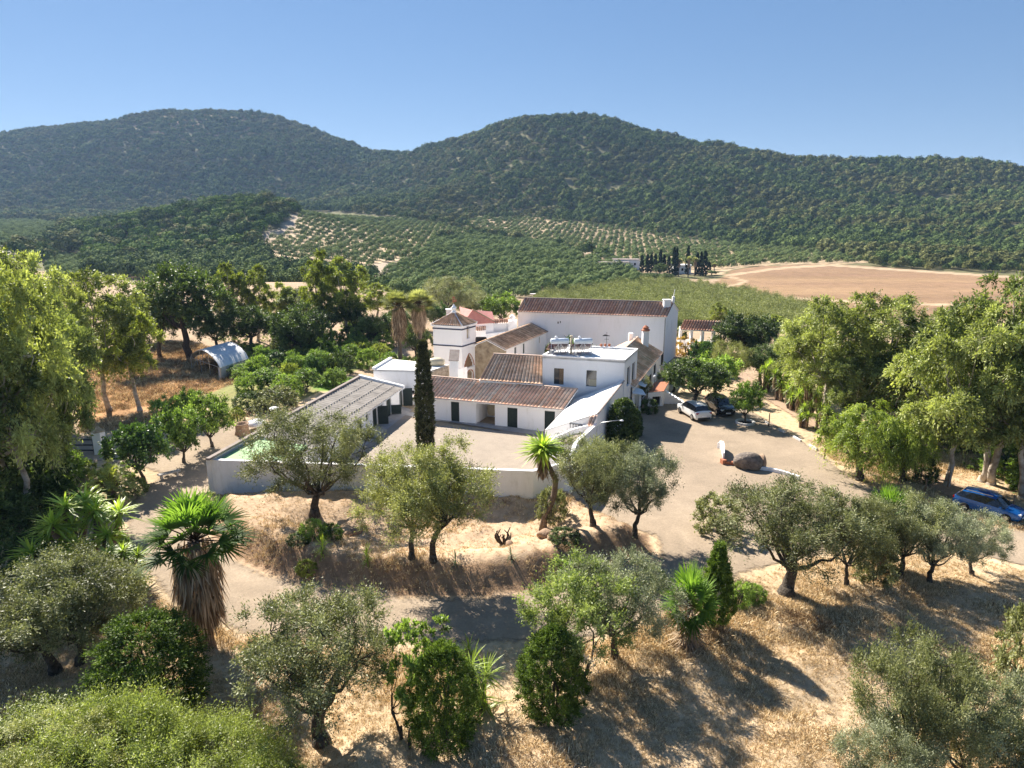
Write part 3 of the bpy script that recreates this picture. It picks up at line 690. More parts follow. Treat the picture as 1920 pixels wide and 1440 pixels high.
# oak wood over all the hills
def dupe_things(name, sel, P, sc, src, label, cat, group, zs=1.):
    for j in sel:
        o = link(name, src[int(P[j, 3])]); o.location = P[j, :3]; o.scale = (sc[j], sc[j], sc[j]*zs); o.rotation_euler = (0, 0, float(P[j, 4])); tag(o, label, cat, group)
bits = []
for y0, y1, st in ((385, 640, 6.9), (640, 900, 7.6), (900, 1620, 8.2)):
    X, Y, Z, px, py = grid(y0, y1, st, .95)
    ry = np.interp(np.clip(X/Y, -1.6, 1.6), LAYERS[7][0], LAYERS[7][1])
    k = (Y < ry+25)
    for z in allz: k &= ~(pin(z, px, py) & (Y < 900))
    k &= ~((Y < 520) & (py > 500) & (px < 1640)) & ~((px >= 1640) & (py > 528)) & ~((Y < 470) & (px > 900) & (px < 1640) & (py > 492))
    bare = (Y > 900) & (px < 720) & ((fbm(X/14., Y/14., 3)+(Z-90)/260.) > .88)
    k &= ~(bare & (SEED.rand(len(X)) < .55)); k &= SEED.rand(len(X)) > .04
    k &= ~((Y < 1000) & (fbm(X/18.+3, Y/18., 3) > .66))
    X, Y, Z = X[k], Y[k], Z[k]
    s = st*.56*np.where((px[k] < 600) & (Y < 640), 1.15, 1)*SEED.uniform(.5, 1.42, len(X))*(.8+.5*fbm(X/60., Y/60., 2)); s = s*(.72+.62*fbm(X/22.+50, Y/22., 3)); pt_ = fbm(X/70.+20, Y/70., 3)+SEED.uniform(-.2, .2, len(X)); bits.append(np.c_[X, Y, Z-.3, np.where((px[k] < 620) & (px[k] > 150) & (Y < 640) & (SEED.rand(len(X)) < .7), 3, np.where(pt_ > .5, 2, SEED.randint(0, 2, len(X)))), SEED.uniform(0, 6.28, len(X)), s])
Q = np.concatenate(bits)
# the knoll's north-west flank and the dark trees around the plain's left edge
X, Y, Z, px, py = grid(215, 400, 6.0, .6)
k = pin([(170,480),(330,440),(500,470),(520,500),(700,520),(720,560),(600,560),(560,545),(180,520),(60,500)], px, py) & ~pin(Z_G5, px, py) & ~pin(Z_PATH2, px, py)
Q = np.concatenate([Q, np.c_[X, Y, Z, SEED.randint(0, 2, len(X)), SEED.uniform(0, 6.28, len(X)), 3.6*SEED.uniform(.7, 1.3, len(X))][k]])
def split(Q, n=300):
    px, py = proj(Q[:,0], Q[:,1], Q[:,2]); vis = (px > 0) & (px < 1920)
    size = np.where(vis, Q[:,5]/Q[:,1], 0); o = np.argsort(-size); return o[:n], o[n:]
near_, far_ = split(Q)
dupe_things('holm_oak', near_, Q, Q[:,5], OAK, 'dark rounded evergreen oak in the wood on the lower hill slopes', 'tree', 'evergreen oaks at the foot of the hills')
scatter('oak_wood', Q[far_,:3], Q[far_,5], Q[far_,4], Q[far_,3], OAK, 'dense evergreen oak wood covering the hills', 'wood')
# olive groves in rows
gb = []
for poly, y0, y1, st, rt, rad, drop, jit in ((Z_G1, 190, 700, 5.6, .5, 2.75, .03, .14), (Z_G2, 320, 700, 6.8, .85, 2.4, .05, .10), (Z_G3, 380, 900, 7.2, .62, 2.35, .06, .12), (Z_G4, 420, 900, 6.0, .2, 2.4, .03, .1), (Z_G5, 260, 560, 4.6, -.17, 2.0, .0, .05)):
    X, Y, Z, px, py = grid(y0, y1, st, .95, rt, jit)
    k = pin(poly, px, py) & (SEED.rand(len(X)) > drop)
    for z in (Z_PATH1, Z_PATH2, Z_PATH3): k &= ~pin(z, px, py)
    if poly is Z_G5: k &= (np.floor((X+Y*.05)/5.) % 2 == 0) | True
    X, Y, Z = X[k], Y[k], Z[k]; gb.append(np.c_[X, Y, Z, SEED.randint(0, 2, len(X)), SEED.uniform(0, 6.28, len(X)), rad*SEED.uniform(.75, 1.15, len(X))])
Q = np.concatenate(gb); near_, far_ = split(Q)
dupe_things('grove_olive_tree', near_, Q, Q[:,5], OLV, 'small grey-green olive tree planted in the grove behind the farm', 'olive tree', 'olive trees of the grove behind the farm')
scatter('olive_grove', Q[far_,:3], Q[far_,5], Q[far_,4], Q[far_,3], OLV, 'olive groves planted in rows below the hills', 'olive grove')
# bright green orchard of thin saplings
X, Y, Z, px, py = grid(165, 400, 2.5, .7, .3, .3)
k = pin(Z_SCRUB, px, py); Q = np.c_[X, Y, Z, SEED.randint(0, 2, len(X)), SEED.uniform(0, 6.28, len(X)), SEED.uniform(.6, 1.7, len(X))][k]
scatter('sapling_orchard', Q[:,:3], Q[:,5], Q[:,4], Q[:,3], SCR, 'bright yellow-green sapling orchard behind the barn', 'orchard')

# ---------------------------------------------------------------- near stuff: dry grass, brushwood, low ground cover
def tuft(name, mat_, seed, n=16, h=.34, wd=.026, sp=.45, bend=.35):
    r = np.random.RandomState(seed); P = np.c_[r.normal(0,.12,(n,2)), np.full(n,-.02)]
    D = np.c_[r.normal(0,sp,(n,2)), np.ones(n)]; V, s = blade(P, D, r.normal(0,1,(n,3)), h*r.uniform(.5,1.2,n), wd, 3, bend)
    return npmesh(name, V, quads(len(V)//4), mat_, {'v': np.repeat(r.rand(n), 4*s)})
TUF = [tuft('grass_tuft', M['straw'], 1), tuft('grass_tuft', M['straw'], 2, 20, .26, .03, .8), tuft('grass_tuft', M['straw'], 3, 14, .45, .022, .3, .5), tuft('brush_tuft', M['brush'], 4, 26, .5, .02, .7, .2)]
n = 230000; a = SEED.uniform(-.9, .9, n); Y = np.sqrt(SEED.uniform(17**2, 62**2, n)); X = a*Y
dd = -pdist(DRIVE, X, Y); dm = pdist(MOUND, X, Y); px, py = proj(X, Y, 0*X)
dens = np.where(dm > -.1, .16+.2*(dm < 1.6), np.where(Y < 47, 1., .8))*sstep(.05, .8, dd)*np.where((Y > 44) & (px < 1250) & (dm < 0), 0, 1)
dens *= .35+1.1*sstep(.3, .6, fbm(X*.35, Y*.35, 3))
k = SEED.rand(n) < dens; X, Y = X[k], Y[k]; Z = terr(X, Y)
pat = fbm(X*.22+5, Y*.22, 3); ix = np.where((pat > .66) & (SEED.rand(len(X)) < .3), 3, SEED.randint(0, 3, len(X)))
scatter('dry_grass', np.c_[X, Y, Z], SEED.uniform(.5, 1.15, len(X))*(.55+.9*sstep(.35, .65, pat)), SEED.uniform(0, 6.28, len(X)), ix, TUF, 'straw-coloured dry grass on the slope and banks', 'grass')
# tall dry grass strips on the left behind the gate and around the plastic tunnel
n = 26000; X = SEED.uniform(-75, -12, n); Y = SEED.uniform(55, 115, n); px, py = proj(X, Y, 0*X)
k = (pin([(150,790),(230,780),(330,765),(330,790),(230,806),(150,812)], px, py) | pin([(150,660),(360,640),(500,690),(480,705),(350,750),(150,780)], px, py) | pin([(300,890),(400,840),(480,800),(520,775),(440,775),(330,850)], px, py)) & (-pdist(DRIVE, X, Y) > .4)
X, Y = X[k], Y[k]; scatter('tall_dry_grass', np.c_[X, Y, terr(X, Y)], SEED.uniform(1., 2.2, len(X)), SEED.uniform(0, 6.28, len(X)), SEED.randint(0, 4, len(X)), TUF, 'tall orange-brown dry grass beyond the drive', 'grass')
# leafy undergrowth below the right-hand trees
UG = [bush(40+j, M[['garden','eucdark','darkleaf'][j]], 1.2, .9, 16, 7, 8, .16, .08, stem=False).crown for j in range(3)]
n = 6000; a = SEED.uniform(-1., 1.1, n); Y = SEED.uniform(40, 125, n); X = a*Y; px, py = proj(X, Y, 0*X)
k = (pin([(1440,700),(1560,730),(1660,800),(1800,880),(1990,960),(2300,1050),(2300,660),(1400,640)], px, py)) & (-pdist(TRACK, X, Y) > 3.0) & (SEED.rand(n) < .34)
k |= pin([(-300,560),(150,600),(330,560),(720,570),(720,600),(520,650),(330,640),(240,660),(-300,700)], px, py) & (SEED.rand(n) < .14)
k |= pin([(-300,860),(150,870),(235,900),(210,960),(-300,1010)], px, py) & (SEED.rand(n) < .5)
X, Y = X[k], Y[k]; scatter('undergrowth', np.c_[X, Y, terr(X, Y)-.1], SEED.uniform(.5, 1.3, len(X)), SEED.uniform(0, 6.28, len(X)), SEED.randint(0, 3, len(X)), UG, 'tangled green undergrowth below the tall trees', 'undergrowth')
# ---------------------------------------------------------------- building helpers
def V2(p): return Vector((p[0], p[1]))
def on_plane(A, B, px, py):              # pixel -> (s along A->B, height) on the vertical plane through A, B
    a, t = ray(px, py); a = float(a); t = float(t); dx, dy = B[0]-A[0], B[1]-A[1]; Ln = math.hypot(dx, dy)
    # A + s*d = (a*Y, Y)
    den = dx-a*dy; s = (a*A[1]-A[0])/den; Y = A[1]+s*dy
    return s*Ln, CH+Y*t
def hole(A, B, x0, y0, x1, y1):
    s0, h1 = on_plane(A, B, x0, (y0)); s1, h0 = on_plane(A, B, x1, (y1)); s0b, h0b = on_plane(A, B, x0, y1)
    if s0 > s1: s0, s1 = s1, s0
    return [s0, s1, min(h0, h0b), h1]
def wall(mb, A, B, z0, za, zb, holes=(), depth=.22):
    dx, dy = B[0]-A[0], B[1]-A[1]; Ln = math.hypot(dx, dy); dx /= Ln; dy /= Ln; nx, ny = dy, -dx
    P = lambda s, h, o=0.: (A[0]+dx*s+nx*o, A[1]+dy*s+ny*o, h)
    sc = sorted(set([0, Ln]+[round(c, 4) for h in holes for c in h[:2] if 0 < c < Ln])); zm = min(za, zb)
    hc = sorted(set([z0]+[round(min(max(c, z0), zm-.02), 4) for h in holes for c in h[2:]])); hc = [c for c in hc if c < zm-.01]+[None]
    occ = {}
    top = lambda s: za+(zb-za)*s/Ln
    for i in range(len(sc)-1):
        for j in range(len(hc)-1):
            sm = (sc[i]+sc[i+1])/2; hm = (hc[j]+(hc[j+1] if hc[j+1] is not None else hc[j]+.02))/2
            if j == len(hc)-2: hm = hc[j]+.01
            occ[i, j] = any(h[0] < sm < h[1] and h[2]-.001 < hm < h[3]-.005 for h in holes)
    for (i, j), o in occ.items():
        s0, s1 = sc[i], sc[i+1]; h0 = hc[j]; h1 = hc[j+1]
        t0, t1 = (h1, h1) if h1 is not None else (top(s0), top(s1))
        if not o: mb.face([P(s0, h0), P(s1, h0), P(s1, t1), P(s0, t0)])
        else:
            if not occ.get((i-1, j)): mb.face([P(s0, h0), P(s0, h0, -depth), P(s0, t0, -depth), P(s0, t0)])
            if not occ.get((i+1, j)): mb.face([P(s1, h0, -depth), P(s1, h0), P(s1, t1), P(s1, t1, -depth)])
            if not occ.get((i, j+1)) : mb.face([P(s0, t0), P(s0, t0, -depth), P(s1, t1, -depth), P(s1, t1)])
            if not occ.get((i, j-1)): mb.face([P(s0, h0, -depth), P(s0, h0), P(s1, h0), P(s1, h0, -depth)])
    return P
def infill(parent, name, P, h, mat, off=-.14, th=.06, mull=0, frame=None, pad=0.):
    """door leaf / window pane set back in its hole, with frame bars as sub-part"""
    s0, s1, h0, h1 = h; s0 -= pad; s1 += pad
    mb = MB(); q = [P(s0, 0, off-th), P(s1, 0, off-th), P(s1, 0, off), P(s0, 0, off)]
    mb.prism([(p[0], p[1]) for p in (q[0], q[1], q[2], q[3])][::-1], h0-pad, h1+pad)
    o = mb.build(name, mat, parent)
    if frame:
        f = MB(); w_ = .06; o2 = off+.03
        for a, b in (((s0, h0), (s0, h1)), ((s1, h0), (s1, h1)), ((s0, h1), (s1, h1)), ((s0, h0), (s1, h0)))+tuple((((s0+(s1-s0)*k/(mull+1)), h0), ((s0+(s1-s0)*k/(mull+1)), h1)) for k in range(1, mull+1)):
            f.bar(P(a[0], a[1], o2), P(b[0], b[1], o2), w_)
        f.build('frame', frame, o)
    return o
def arch_hole(s0, s1, h0, h1, pointed=False, n=10):
    r = []; c = (s0+s1)/2; hw = (s1-s0)/2; hs = h1-hw*(1.5 if pointed else 1)
    for k in range(n):
        a, b = s0+(s1-s0)*k/n, s0+(s1-s0)*(k+1)/n; x = abs((a+b)/2-c)/hw
        y = (h1-hs)*((1-x)**.62 if pointed else math.sqrt(max(0, 1-x*x)))
        r.append([a, b, h0, hs+y])
    return r
PAL = {'warm': [(.80,.55,.42),(.84,.62,.49),(.76,.49,.36),(.86,.68,.56),(.66,.43,.33),(.86,.74,.62),(.80,.50,.33)],
       'dark': [(.50,.29,.22),(.55,.35,.27),(.42,.24,.18),(.60,.42,.33),(.55,.31,.19),(.62,.47,.38)],
       'old': [(.44,.32,.22),(.52,.40,.28),(.32,.22,.15),(.62,.50,.38),(.46,.32,.22),(.26,.18,.12)],
       'cream': [(.76,.58,.43),(.72,.49,.34),(.64,.43,.30),(.80,.66,.52),(.56,.37,.25)]}
def tile_roof(name, parent, E0, E1, R1, R0, pal='warm', per=.30, amp=.06, seed=0, slab=True, slabmat=None, dirty=.3):
    E0, E1, R1, R0 = [np.array(p, float) for p in (E0, E1, R1, R0)]; r = np.random.RandomState(seed)
    le = max(np.linalg.norm(E1-E0), np.linalg.norm(R1-R0)); ls = np.linalg.norm((R0+R1)/2-(E0+E1)/2)
    n = max(2, round(le/per)); m = max(2, round(ls/.42)); k = 6
    nrm = np.cross(E1-E0, (R0+R1)/2-(E0+E1)/2); nrm /= np.linalg.norm(nrm); nrm = nrm*np.sign(nrm[2])
    u = np.linspace(0, 1, n*k+1); ph = (np.arange(n*k+1) % k)/k; prof = np.where(ph < .62, np.sin(np.clip(ph/.62, 0, 1)*math.pi), -.35*np.sin((ph-.62)/.38*math.pi))*amp
    rows = []
    for j in range(m):
        for e in (0, 1):
            t = (j+e)/m; base = (E0*(1-t)+R0*t)[None]*(1-u)[:, None]+(E1*(1-t)+R1*t)[None]*u[:, None]
            rows.append(base+nrm*(prof+(.035 if e == 0 else .0)+.02)[:, None])
    Vv = np.stack(rows); nr, nc = Vv.shape[:2]; i = np.arange(nr*nc).reshape(nr, nc)
    F = np.stack([i[:-1,:-1], i[:-1,1:], i[1:,1:], i[1:,:-1]], -1).reshape(-1, 4)
    if np.dot(np.cross(E1-E0, R0-E0), nrm) < 0: F = F[:, ::-1]
    P_ = np.array(PAL[pal])*[1.06,.95,.86]; ci = r.randint(0, len(P_), (m*2, n)); st = fbm(np.arange(m*2)[:,None]*.25+seed*3, np.arange(n)[None,:]*.12+seed, 3)
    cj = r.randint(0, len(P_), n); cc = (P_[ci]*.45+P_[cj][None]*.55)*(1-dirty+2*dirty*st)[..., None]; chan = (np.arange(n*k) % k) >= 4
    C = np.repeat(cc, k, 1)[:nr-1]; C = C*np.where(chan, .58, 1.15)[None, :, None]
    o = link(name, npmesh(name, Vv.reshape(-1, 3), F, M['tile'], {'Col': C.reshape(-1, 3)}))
    if parent: world_child(o, parent)
    if slab:
        mb = MB(); up = [tuple(p+nrm*(-.035)) for p in (E0, E1, R1, R0)]; dn = [tuple(p-nrm*.14) for p in (E0, E1, R1, R0)]
        mb.v = up+dn; mb.f = [(0,1,2,3), (7,6,5,4), (4,5,1,0), (5,6,2,1), (6,7,3,2), (7,4,0,3)]
        s = mb.build('eaves_board', slabmat or M['whitedirty'], o)
    return o
def slab(parent, name, pts, mat, th=.14):
    pts = [Vector(p) for p in pts]; mb = MB(); k = len(pts)
    mb.v = [tuple(p) for p in pts]+[tuple(p-Vector((0,0,th))) for p in pts]
    mb.f = [tuple(range(k)), tuple(reversed(range(k, 2*k)))]+[(k+i, k+(i+1) % k, (i+1) % k, i) for i in range(k)]
    return mb.build(name, mat, parent)
def building(name, label, at, cat='building', group=None):
    return tag(empty(name, (at[0], at[1], 0)), label, cat, group)
def off(A, B, d):                       # shift segment sideways (outward = right of A->B)
    dx, dy = B[0]-A[0], B[1]-A[1]; Ln = math.hypot(dx, dy); n = Vector((dy/Ln*d, -dx/Ln*d)); return V2(A)+n, V2(B)+n
def ring(parent, name, pts, zs, h, wd, mat):      # coping / band along a closed or open line
    mb = MB()
    for (a, b), (za, zb) in zip(zip(pts[:-1], pts[1:]), zip(zs[:-1], zs[1:])):
        mb.bar((a[0], a[1], za), (b[0], b[1], zb), wd, h)
    return mb.build(name, mat, parent)

# ---------------------------------------------------------------- front enclosure wall (west corner to the east lean-to)
HF = W(1120,775,4.5); FR = W(1171.5,675,6.7); FL = W(1017.5,666,6.7); BR = W(1195.6,654,6.7); BL = FL+(BR-FR)
HB = Vector((FR.x-.05, FR.y-.05, 4.55))
A0 = W(386,862,3.1); B0 = W(1000,884,3.1); C0 = Vector((3.85,47.5,0)); D0 = Vector((4.75,49.6,0)); E0_ = W(1083,829,3.3)
b = building('enclosure_wall', 'long low white rendered wall closing the front of the courtyard behind the olives', A0, 'wall')
line = [A0, B0, C0, D0, E0_, HF]; hts = [3.1, 3.12, 3.1, 3.15, 3.3, 3.5]
mb = MB()
for i_ in range(5):
    a, c = line[i_], line[i_+1]; dx, dy = c.x-a.x, c.y-a.y; Ln = math.hypot(dx, dy); n_ = (-dy/Ln*.32, dx/Ln*.32)
    e_ = .0 if i_ in (0, 4) else .08
    mb.prism([(a.x, a.y), (c.x+dx/Ln*e_, c.y+dy/Ln*e_), (c.x+n_[0], c.y+n_[1]), (a.x+n_[0], a.y+n_[1])], -.5, [hts[i_], hts[i_+1]+.002*i_, hts[i_+1]+.002*i_, hts[i_]])
mb.build('wall_panel', M['whitedirty'], b)
# curved parapet and small sloping roof inside the east corner
P1, P2, P3 = W(1030,822,2.6), W(1072,806,3.0), W(1110,797,3.7)
mb = MB()
pl = [W(1022,829,2.35), P1, W(1050,816,2.75), P2, W(1092,800,3.3), P3]
for a, c in zip(pl[:-1], pl[1:]): mb.prism([(a.x,a.y),(c.x,c.y),(c.x-.03,c.y+.25),(a.x-.03,a.y+.25)], 0, [a.z,c.z,c.z,a.z])
mb.build('stepped_parapet', M['white'], b)
slab(b, 'annex_roof', [W(1040,829,2.3), W(1098,829,2.6), W(1104,806,2.9), W(1058,818,2.4)], M['grayroof'], .2)
tile_roof('tiled_coping', b, W(1101,800,3.75), W(1111,800,3.85), W(1121,778,4.42), W(1107,781,4.3), 'warm', seed=3, slab=False)

# ---------------------------------------------------------------- west wing: corrugated roof, row of doors
OW0 = W(386,862,3.3); OW1 = W(733,674,3.3); dW = (V2(OW1)-V2(OW0)).normalized(); nW = Vector((dW.y, -dW.x))
EV1 = W(757,726,2.45); EV0 = V2(EV1)-dW*((V2(EV1)-V2(OW0)).dot(dW)+0.0)
b = building('stable_wing', 'long white stable wing with grey corrugated roof and dark doors along the courtyard', OW0)
OWb = V2(OW0)+dW*((V2(EV1)-V2(OW0)).dot(dW))
wd_ = (V2(EV1)-OWb).dot(nW)
def wp(s, o): return V2(OW0)+dW*s+nW*o
Lw = (V2(EV1)-V2(OW0)).dot(dW)
CA, CB = wp(2.0, wd_-.45), wp(Lw, wd_-.45)              # courtyard wall, outward = east
hs = []
def addh(x0, y0, x1, y1, mat, nm):
    h = hole(CA, CB, x0, y0, x1, y1); h[2] = .02 if nm != 'window' else h[2]; h[3] = min(h[3], 2.15); hs.append((h, mat, nm))
for (s0, s1, nm, lo, hi) in ((Lw-2.3, Lw-1.2, 'door', .02, 2.1), (Lw-6.0, Lw-4.7, 'stable_door', .02, 2.1), (Lw-7.5, Lw-7.0, 'window', 1.3, 1.9), (Lw-9.6, Lw-8.4, 'stable_door', .02, 2.1), (Lw-11.2, Lw-10.6, 'window', 1.3, 1.9), (Lw-13.3, Lw-12.1, 'door', .02, 2.1), (Lw-16.8, Lw-15.6, 'door', .02, 2.1), (Lw-20.6, Lw-19.4, 'door', .02, 2.1)):
    hs.append(([s0, s1, lo, hi], M['door'], nm))
mb = MB(); P = wall(mb, CA, CB, 0, 2.3, 2.3, [h[0] for h in hs]); 
o_ = [wp(0, 0), wp(Lw+.0, 0)]
wall(mb, o_[1], o_[0], 0, 3.3, 3.3); wall(mb, CB, o_[1], 0, 2.3, 3.3)
mb.build('wall', M['white'], b)
for h, mt, nm in hs: infill(b, nm, P, h, mt, -.12)
for s in (Lw-4.75, Lw-8.4):                            # open half leaves
    m2 = MB(); a = P(s, 0, .02); c = P(s+.35, 0, .95); m2.prism([(a[0],a[1]),(c[0],c[1]),(c[0]+.05,c[1]+.03),(a[0]+.05,a[1]+.03)], .1, 1.15 if s > Lw-6 else 2.05); m2.build('door_leaf', M['door'], b)
m2 = MB(); a = P(Lw-1.2, 0, .02); c = P(Lw-.9, 0, .95); m2.prism([(a[0],a[1]),(c[0],c[1]),(c[0]+.05,c[1]+.03),(a[0]+.05,a[1]+.03)], .05, 2.1); m2.build('door_leaf', M['door'], b)
def sfront(o):                      # where the wing meets the inside of the front wall
    a = V2(A0); d = (V2(B0)-a).normalized(); n_ = Vector((-d.y, d.x)); q = (wp(0, o)-a).dot(n_); return (.36-q)/dW.dot(n_)
sg = 6.0                                               # green coated end
def corr(name, s0, s1, o0, o1, z0, z1, mat, per=.55, amp=.05):
    n = int((s1-s0)/per)*4; m = 7; Vv = []
    for j in range(m+1):
        for i_ in range(n+1):
            s = s0+(s1-s0)*i_/n; t = j/m; p = wp(s, o0+(o1-o0)*t); Vv.append((p.x, p.y, z0+(z1-z0)*t+amp*math.sin(i_*math.pi/2)+(.02 if (i_//8) % 2 else 0)))
    ii = np.arange((m+1)*(n+1)).reshape(m+1, n+1); F = np.stack([ii[:-1,:-1], ii[1:,:-1], ii[1:,1:], ii[:-1,1:]], -1).reshape(-1, 4)
    o = link(name, npmesh(name, Vv, F, mat, smooth=False)); world_child(o, b); return o
ro = corr('corrugated_roof', sg, Lw, .35, wd_, 3.28, 2.42, M['corr'])
slab(b, 'roof_deck', [(*wp(sg, .32), 3.2), (*wp(sg, wd_-.05), 2.34), (*wp(Lw, wd_-.05), 2.34), (*wp(Lw, .32), 3.2)], M['white'], .1)
for t in (.28, .55, .8): ring(ro, 'roof_seam', [wp(sg, .35+(wd_-.35)*t), wp(Lw, .35+(wd_-.35)*t)], [3.28-.86*t+.08]*2, .04, .06, M['concrete'])
slab(b, 'green_roof', [(*wp(sfront(.3), .3), 3.0), (*wp(sfront(wd_-.45), wd_-.45), 2.75), (*wp(sg, wd_-.45), 2.75), (*wp(sg, .3), 3.0)], M['green'], .2)
ring(b, 'parapet_coping', [wp(.02, .13), wp(Lw, .13)], [3.34, 3.42], .16, .34, M['grayroof'])
slab(b, 'gable_end', [(*wp(Lw-.1, .1), 3.6), (*wp(Lw-.1, wd_), 2.62), (*wp(Lw+.25, wd_), 2.62), (*wp(Lw+.25, .1), 3.6)], M['white'], .4)
# floor strips and courtyard
cy = [tuple(wp(2.2, wd_-.5)), tuple(V2(B0)+Vector((0,.3))), (C0.x,C0.y+.5), (D0.x-.5,D0.y), (E0_.x-.4,E0_.y), (HF.x-.5,HF.y), tuple(V2(W(1022,812,0))), tuple(V2(W(1000,812,0))), tuple(V2(W(820,797,0))), tuple(V2(W(760,776,0))), tuple(wp(Lw, wd_-.5))]
paving('courtyard', [cy], attrmat('courtyard_gravel', 'Col', 10, .16, .95, .4, 30), (.32,.265,.21), .09, .5, 0)
def strip(name, pts, z=.13, mat=None):
    mb = MB(); mb.face([(p[0], p[1], z) for p in pts]); return tag(mb.build(name, mat or M['concrete']), kind='structure')
strip('walkway', [wp(2.5, wd_-.44), wp(2.8, wd_+.95), wp(Lw-.6, wd_+1.15), wp(Lw+.4, wd_-.44)])
FA, FB = V2(W(762,774,0)), V2(W(1030,815,0))
dF = (FB-FA).normalized(); nF = Vector((dF.y, -dF.x))
strip('paved_strip', [FA+nF*1.2-dF*.2, FB+nF*1.1, FB-nF*.2, FA-nF*.2], .134)

# ---------------------------------------------------------------- white flat-roofed store in the north-west corner
F0, F1, F2, F3 = W(700,693,4.0), W(807,695,4.0), W(842,684,4.0), W(733,673,4.0)
b = building('flat_roofed_store', 'white flat-roofed store between the stable wing and the tower', F0)
mb = MB(); hh = [hole(F0, F1, 771.5, 732, 777, 739), hole(F0, F1, 771.5, 745.5, 775.5, 752)]
P = wall(mb, F0, F1, 0, 4, 4, hh); wall(mb, F2, F3, 0, 4, 4); wall(mb, F3, F0, 0, 4, 4); mb.build('wall', M['white'], b)
for h in hh: infill(b, 'window', P, h, M['dark'])
mb = MB(); wall(mb, F1, F2, 0, 4, 4); mb.build('stone_side_wall', M['stone'], b)
slab(b, 'roof', [F0, F1, F2, F3], M['whiteroof'], .2); ring(b, 'roof_kerb', [F3, F0], [4.12, 4.12], .24, .3, M['white'])
t_ = tag(MB().lathe((0,0,0), [(.05,0),(.62,.04),(.68,.3),(.66,.62),(.4,.82),(.12,.86)], 16, 1.5, 1).build('water_tank', M['beige'], smooth=True), 'beige plastic water tank lying on the flat white roof beside the tower', 'water tank')
t_.location = (*V2(W(818,683,4.1)), 4.0)

# ---------------------------------------------------------------- front tiled range
EA, EB = W(773,743,2.55), W(1056,768.5,2.55); RA, RB = W(806,705.5,3.75), W(1083,730.5,3.75)
b = building('front_tiled_range', 'single-storey white range with ribbed terracotta roof, dark doors and an open passage', EA)
WA, WB = off(EA, EB, -.45); WB = WA+(WB-WA)*1.0
px_doors = [(845,753,861.5,797), (951,764,970,806), (1021,770,1040,806)]
mb = MB(); hs = []
for q in px_doors: h = hole(WA, WB, *q); h[2] = .01; h[3] = min(h[3], 2.4); hs.append(h)
pas = hole(WA, WB, 892, 757, 928, 800); pas[2] = .01; pas[3] = 2.42
P = wall(mb, WA, WB, 0, 2.5, 2.5, hs+[pas], .3)
# passage side walls running through to the back, back wall left and right of the passage
RAw, RBw = off(RA, RB, .0)
def back(s): return V2(WA)+(V2(WB)-V2(WA)).normalized()*s+(V2(RA)-V2(EA)).normalized()*4.2
for s in (pas[0], pas[1]):
    a = P(s, 0, -.3); c = back(s); mb.face([(a[0],a[1],0), (c[0],c[1],0), (c[0],c[1],2.9), (a[0],a[1],2.5)])
Lf = (V2(WB)-V2(WA)).length
for s0, s1 in ((0, pas[0]), (pas[1], Lf)):
    a, c = back(s1), back(s0); mb.face([(a.x,a.y,0), (c.x,c.y,0), (c.x,c.y,3.7), (a.x,a.y,3.7)])
a, c = back(0), WA; mb.face([(a.x,a.y,0), (c.x,c.y,0), (c.x,c.y,2.5), (a.x,a.y,3.7)])
mb.build('wall', M['white'], b)
for h in hs: infill(b, 'door', P, h, M['door'], -.14, frame=M['iron'])
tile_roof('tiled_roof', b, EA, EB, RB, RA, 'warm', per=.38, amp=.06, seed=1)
ring(b, 'ridge_cap', [RA, RB], [3.82, 3.82], .12, .26, M['ridge'])
# things seen through the passage: an old carriage under a pale cover and a reddish crate stack, against a stone inner wall
p0 = P((pas[0]+pas[1])/2, 0, -6.5)
b2 = building('inner_stone_wall', 'brown rubble wall seen at the back of the open passage', p0, 'wall')
mb = MB(); mb.prism([tuple(P(pas[0]-1.5,0,-7)[:2]), tuple(P(pas[0]+1.3,0,-7)[:2]), tuple(P(pas[0]+1.3,0,-7.3)[:2]), tuple(P(pas[0]-1.5,0,-7.3)[:2])], 0, 2.6); mb.build('masonry', M['stone'], b2)
mb = MB(); q = P(pas[0]+.85, 0, -3.2); mb.lathe((q[0],q[1],.35), [(.3,0),(.72,.1),(.8,.7),(.62,1.15),(.2,1.3)], 12, 1, 1.5)
tag(mb.build('covered_cart', M['beige'], smooth=True), 'bulky object under a pale dusty cover inside the passage', 'cart')
mb = MB(); q = P(pas[0]+1.9, 0, -3.0); mb.box((q[0],q[1],.25), (.7,.6,.5), .3).box((q[0]+.05,q[1],.7), (.5,.45,.35), .5).bar((q[0]-.1,q[1],.8), (q[0]+.25,q[1]+.2,1.5), .12)
tag(mb.build('garden_bench', M['clay']), 'reddish wooden seat standing in the open passage', 'bench')

# ---------------------------------------------------------------- higher tiled section
E2a, E2b = W(898,713,4.0), W(1017,721,4.0); R2a, R2b = W(925,664.5,5.5), W(1017.5,669,5.5)
b = building('upper_tiled_hall', 'taller hall with pale terracotta roof between the tower and the white house', E2a)
mb = MB(); a, c = off(E2a, E2b, -.3); wall(mb, a, c, 0, 3.95, 3.95); wall(mb, V2(R2a)-Vector((-.3,0)), a, 0, 5.3, 3.95); wall(mb, V2(R2b), V2(R2a)+Vector((.3,0)), 0, 5.3, 5.3); mb.build('wall', M['white'], b)
tile_roof('tiled_roof', b, E2a, E2b, R2b, R2a, 'cream', per=.38, amp=.06, seed=2)
ring(b, 'ridge_cap', [R2a, R2b], [5.6, 5.6], .14, .3, M['ridge'])

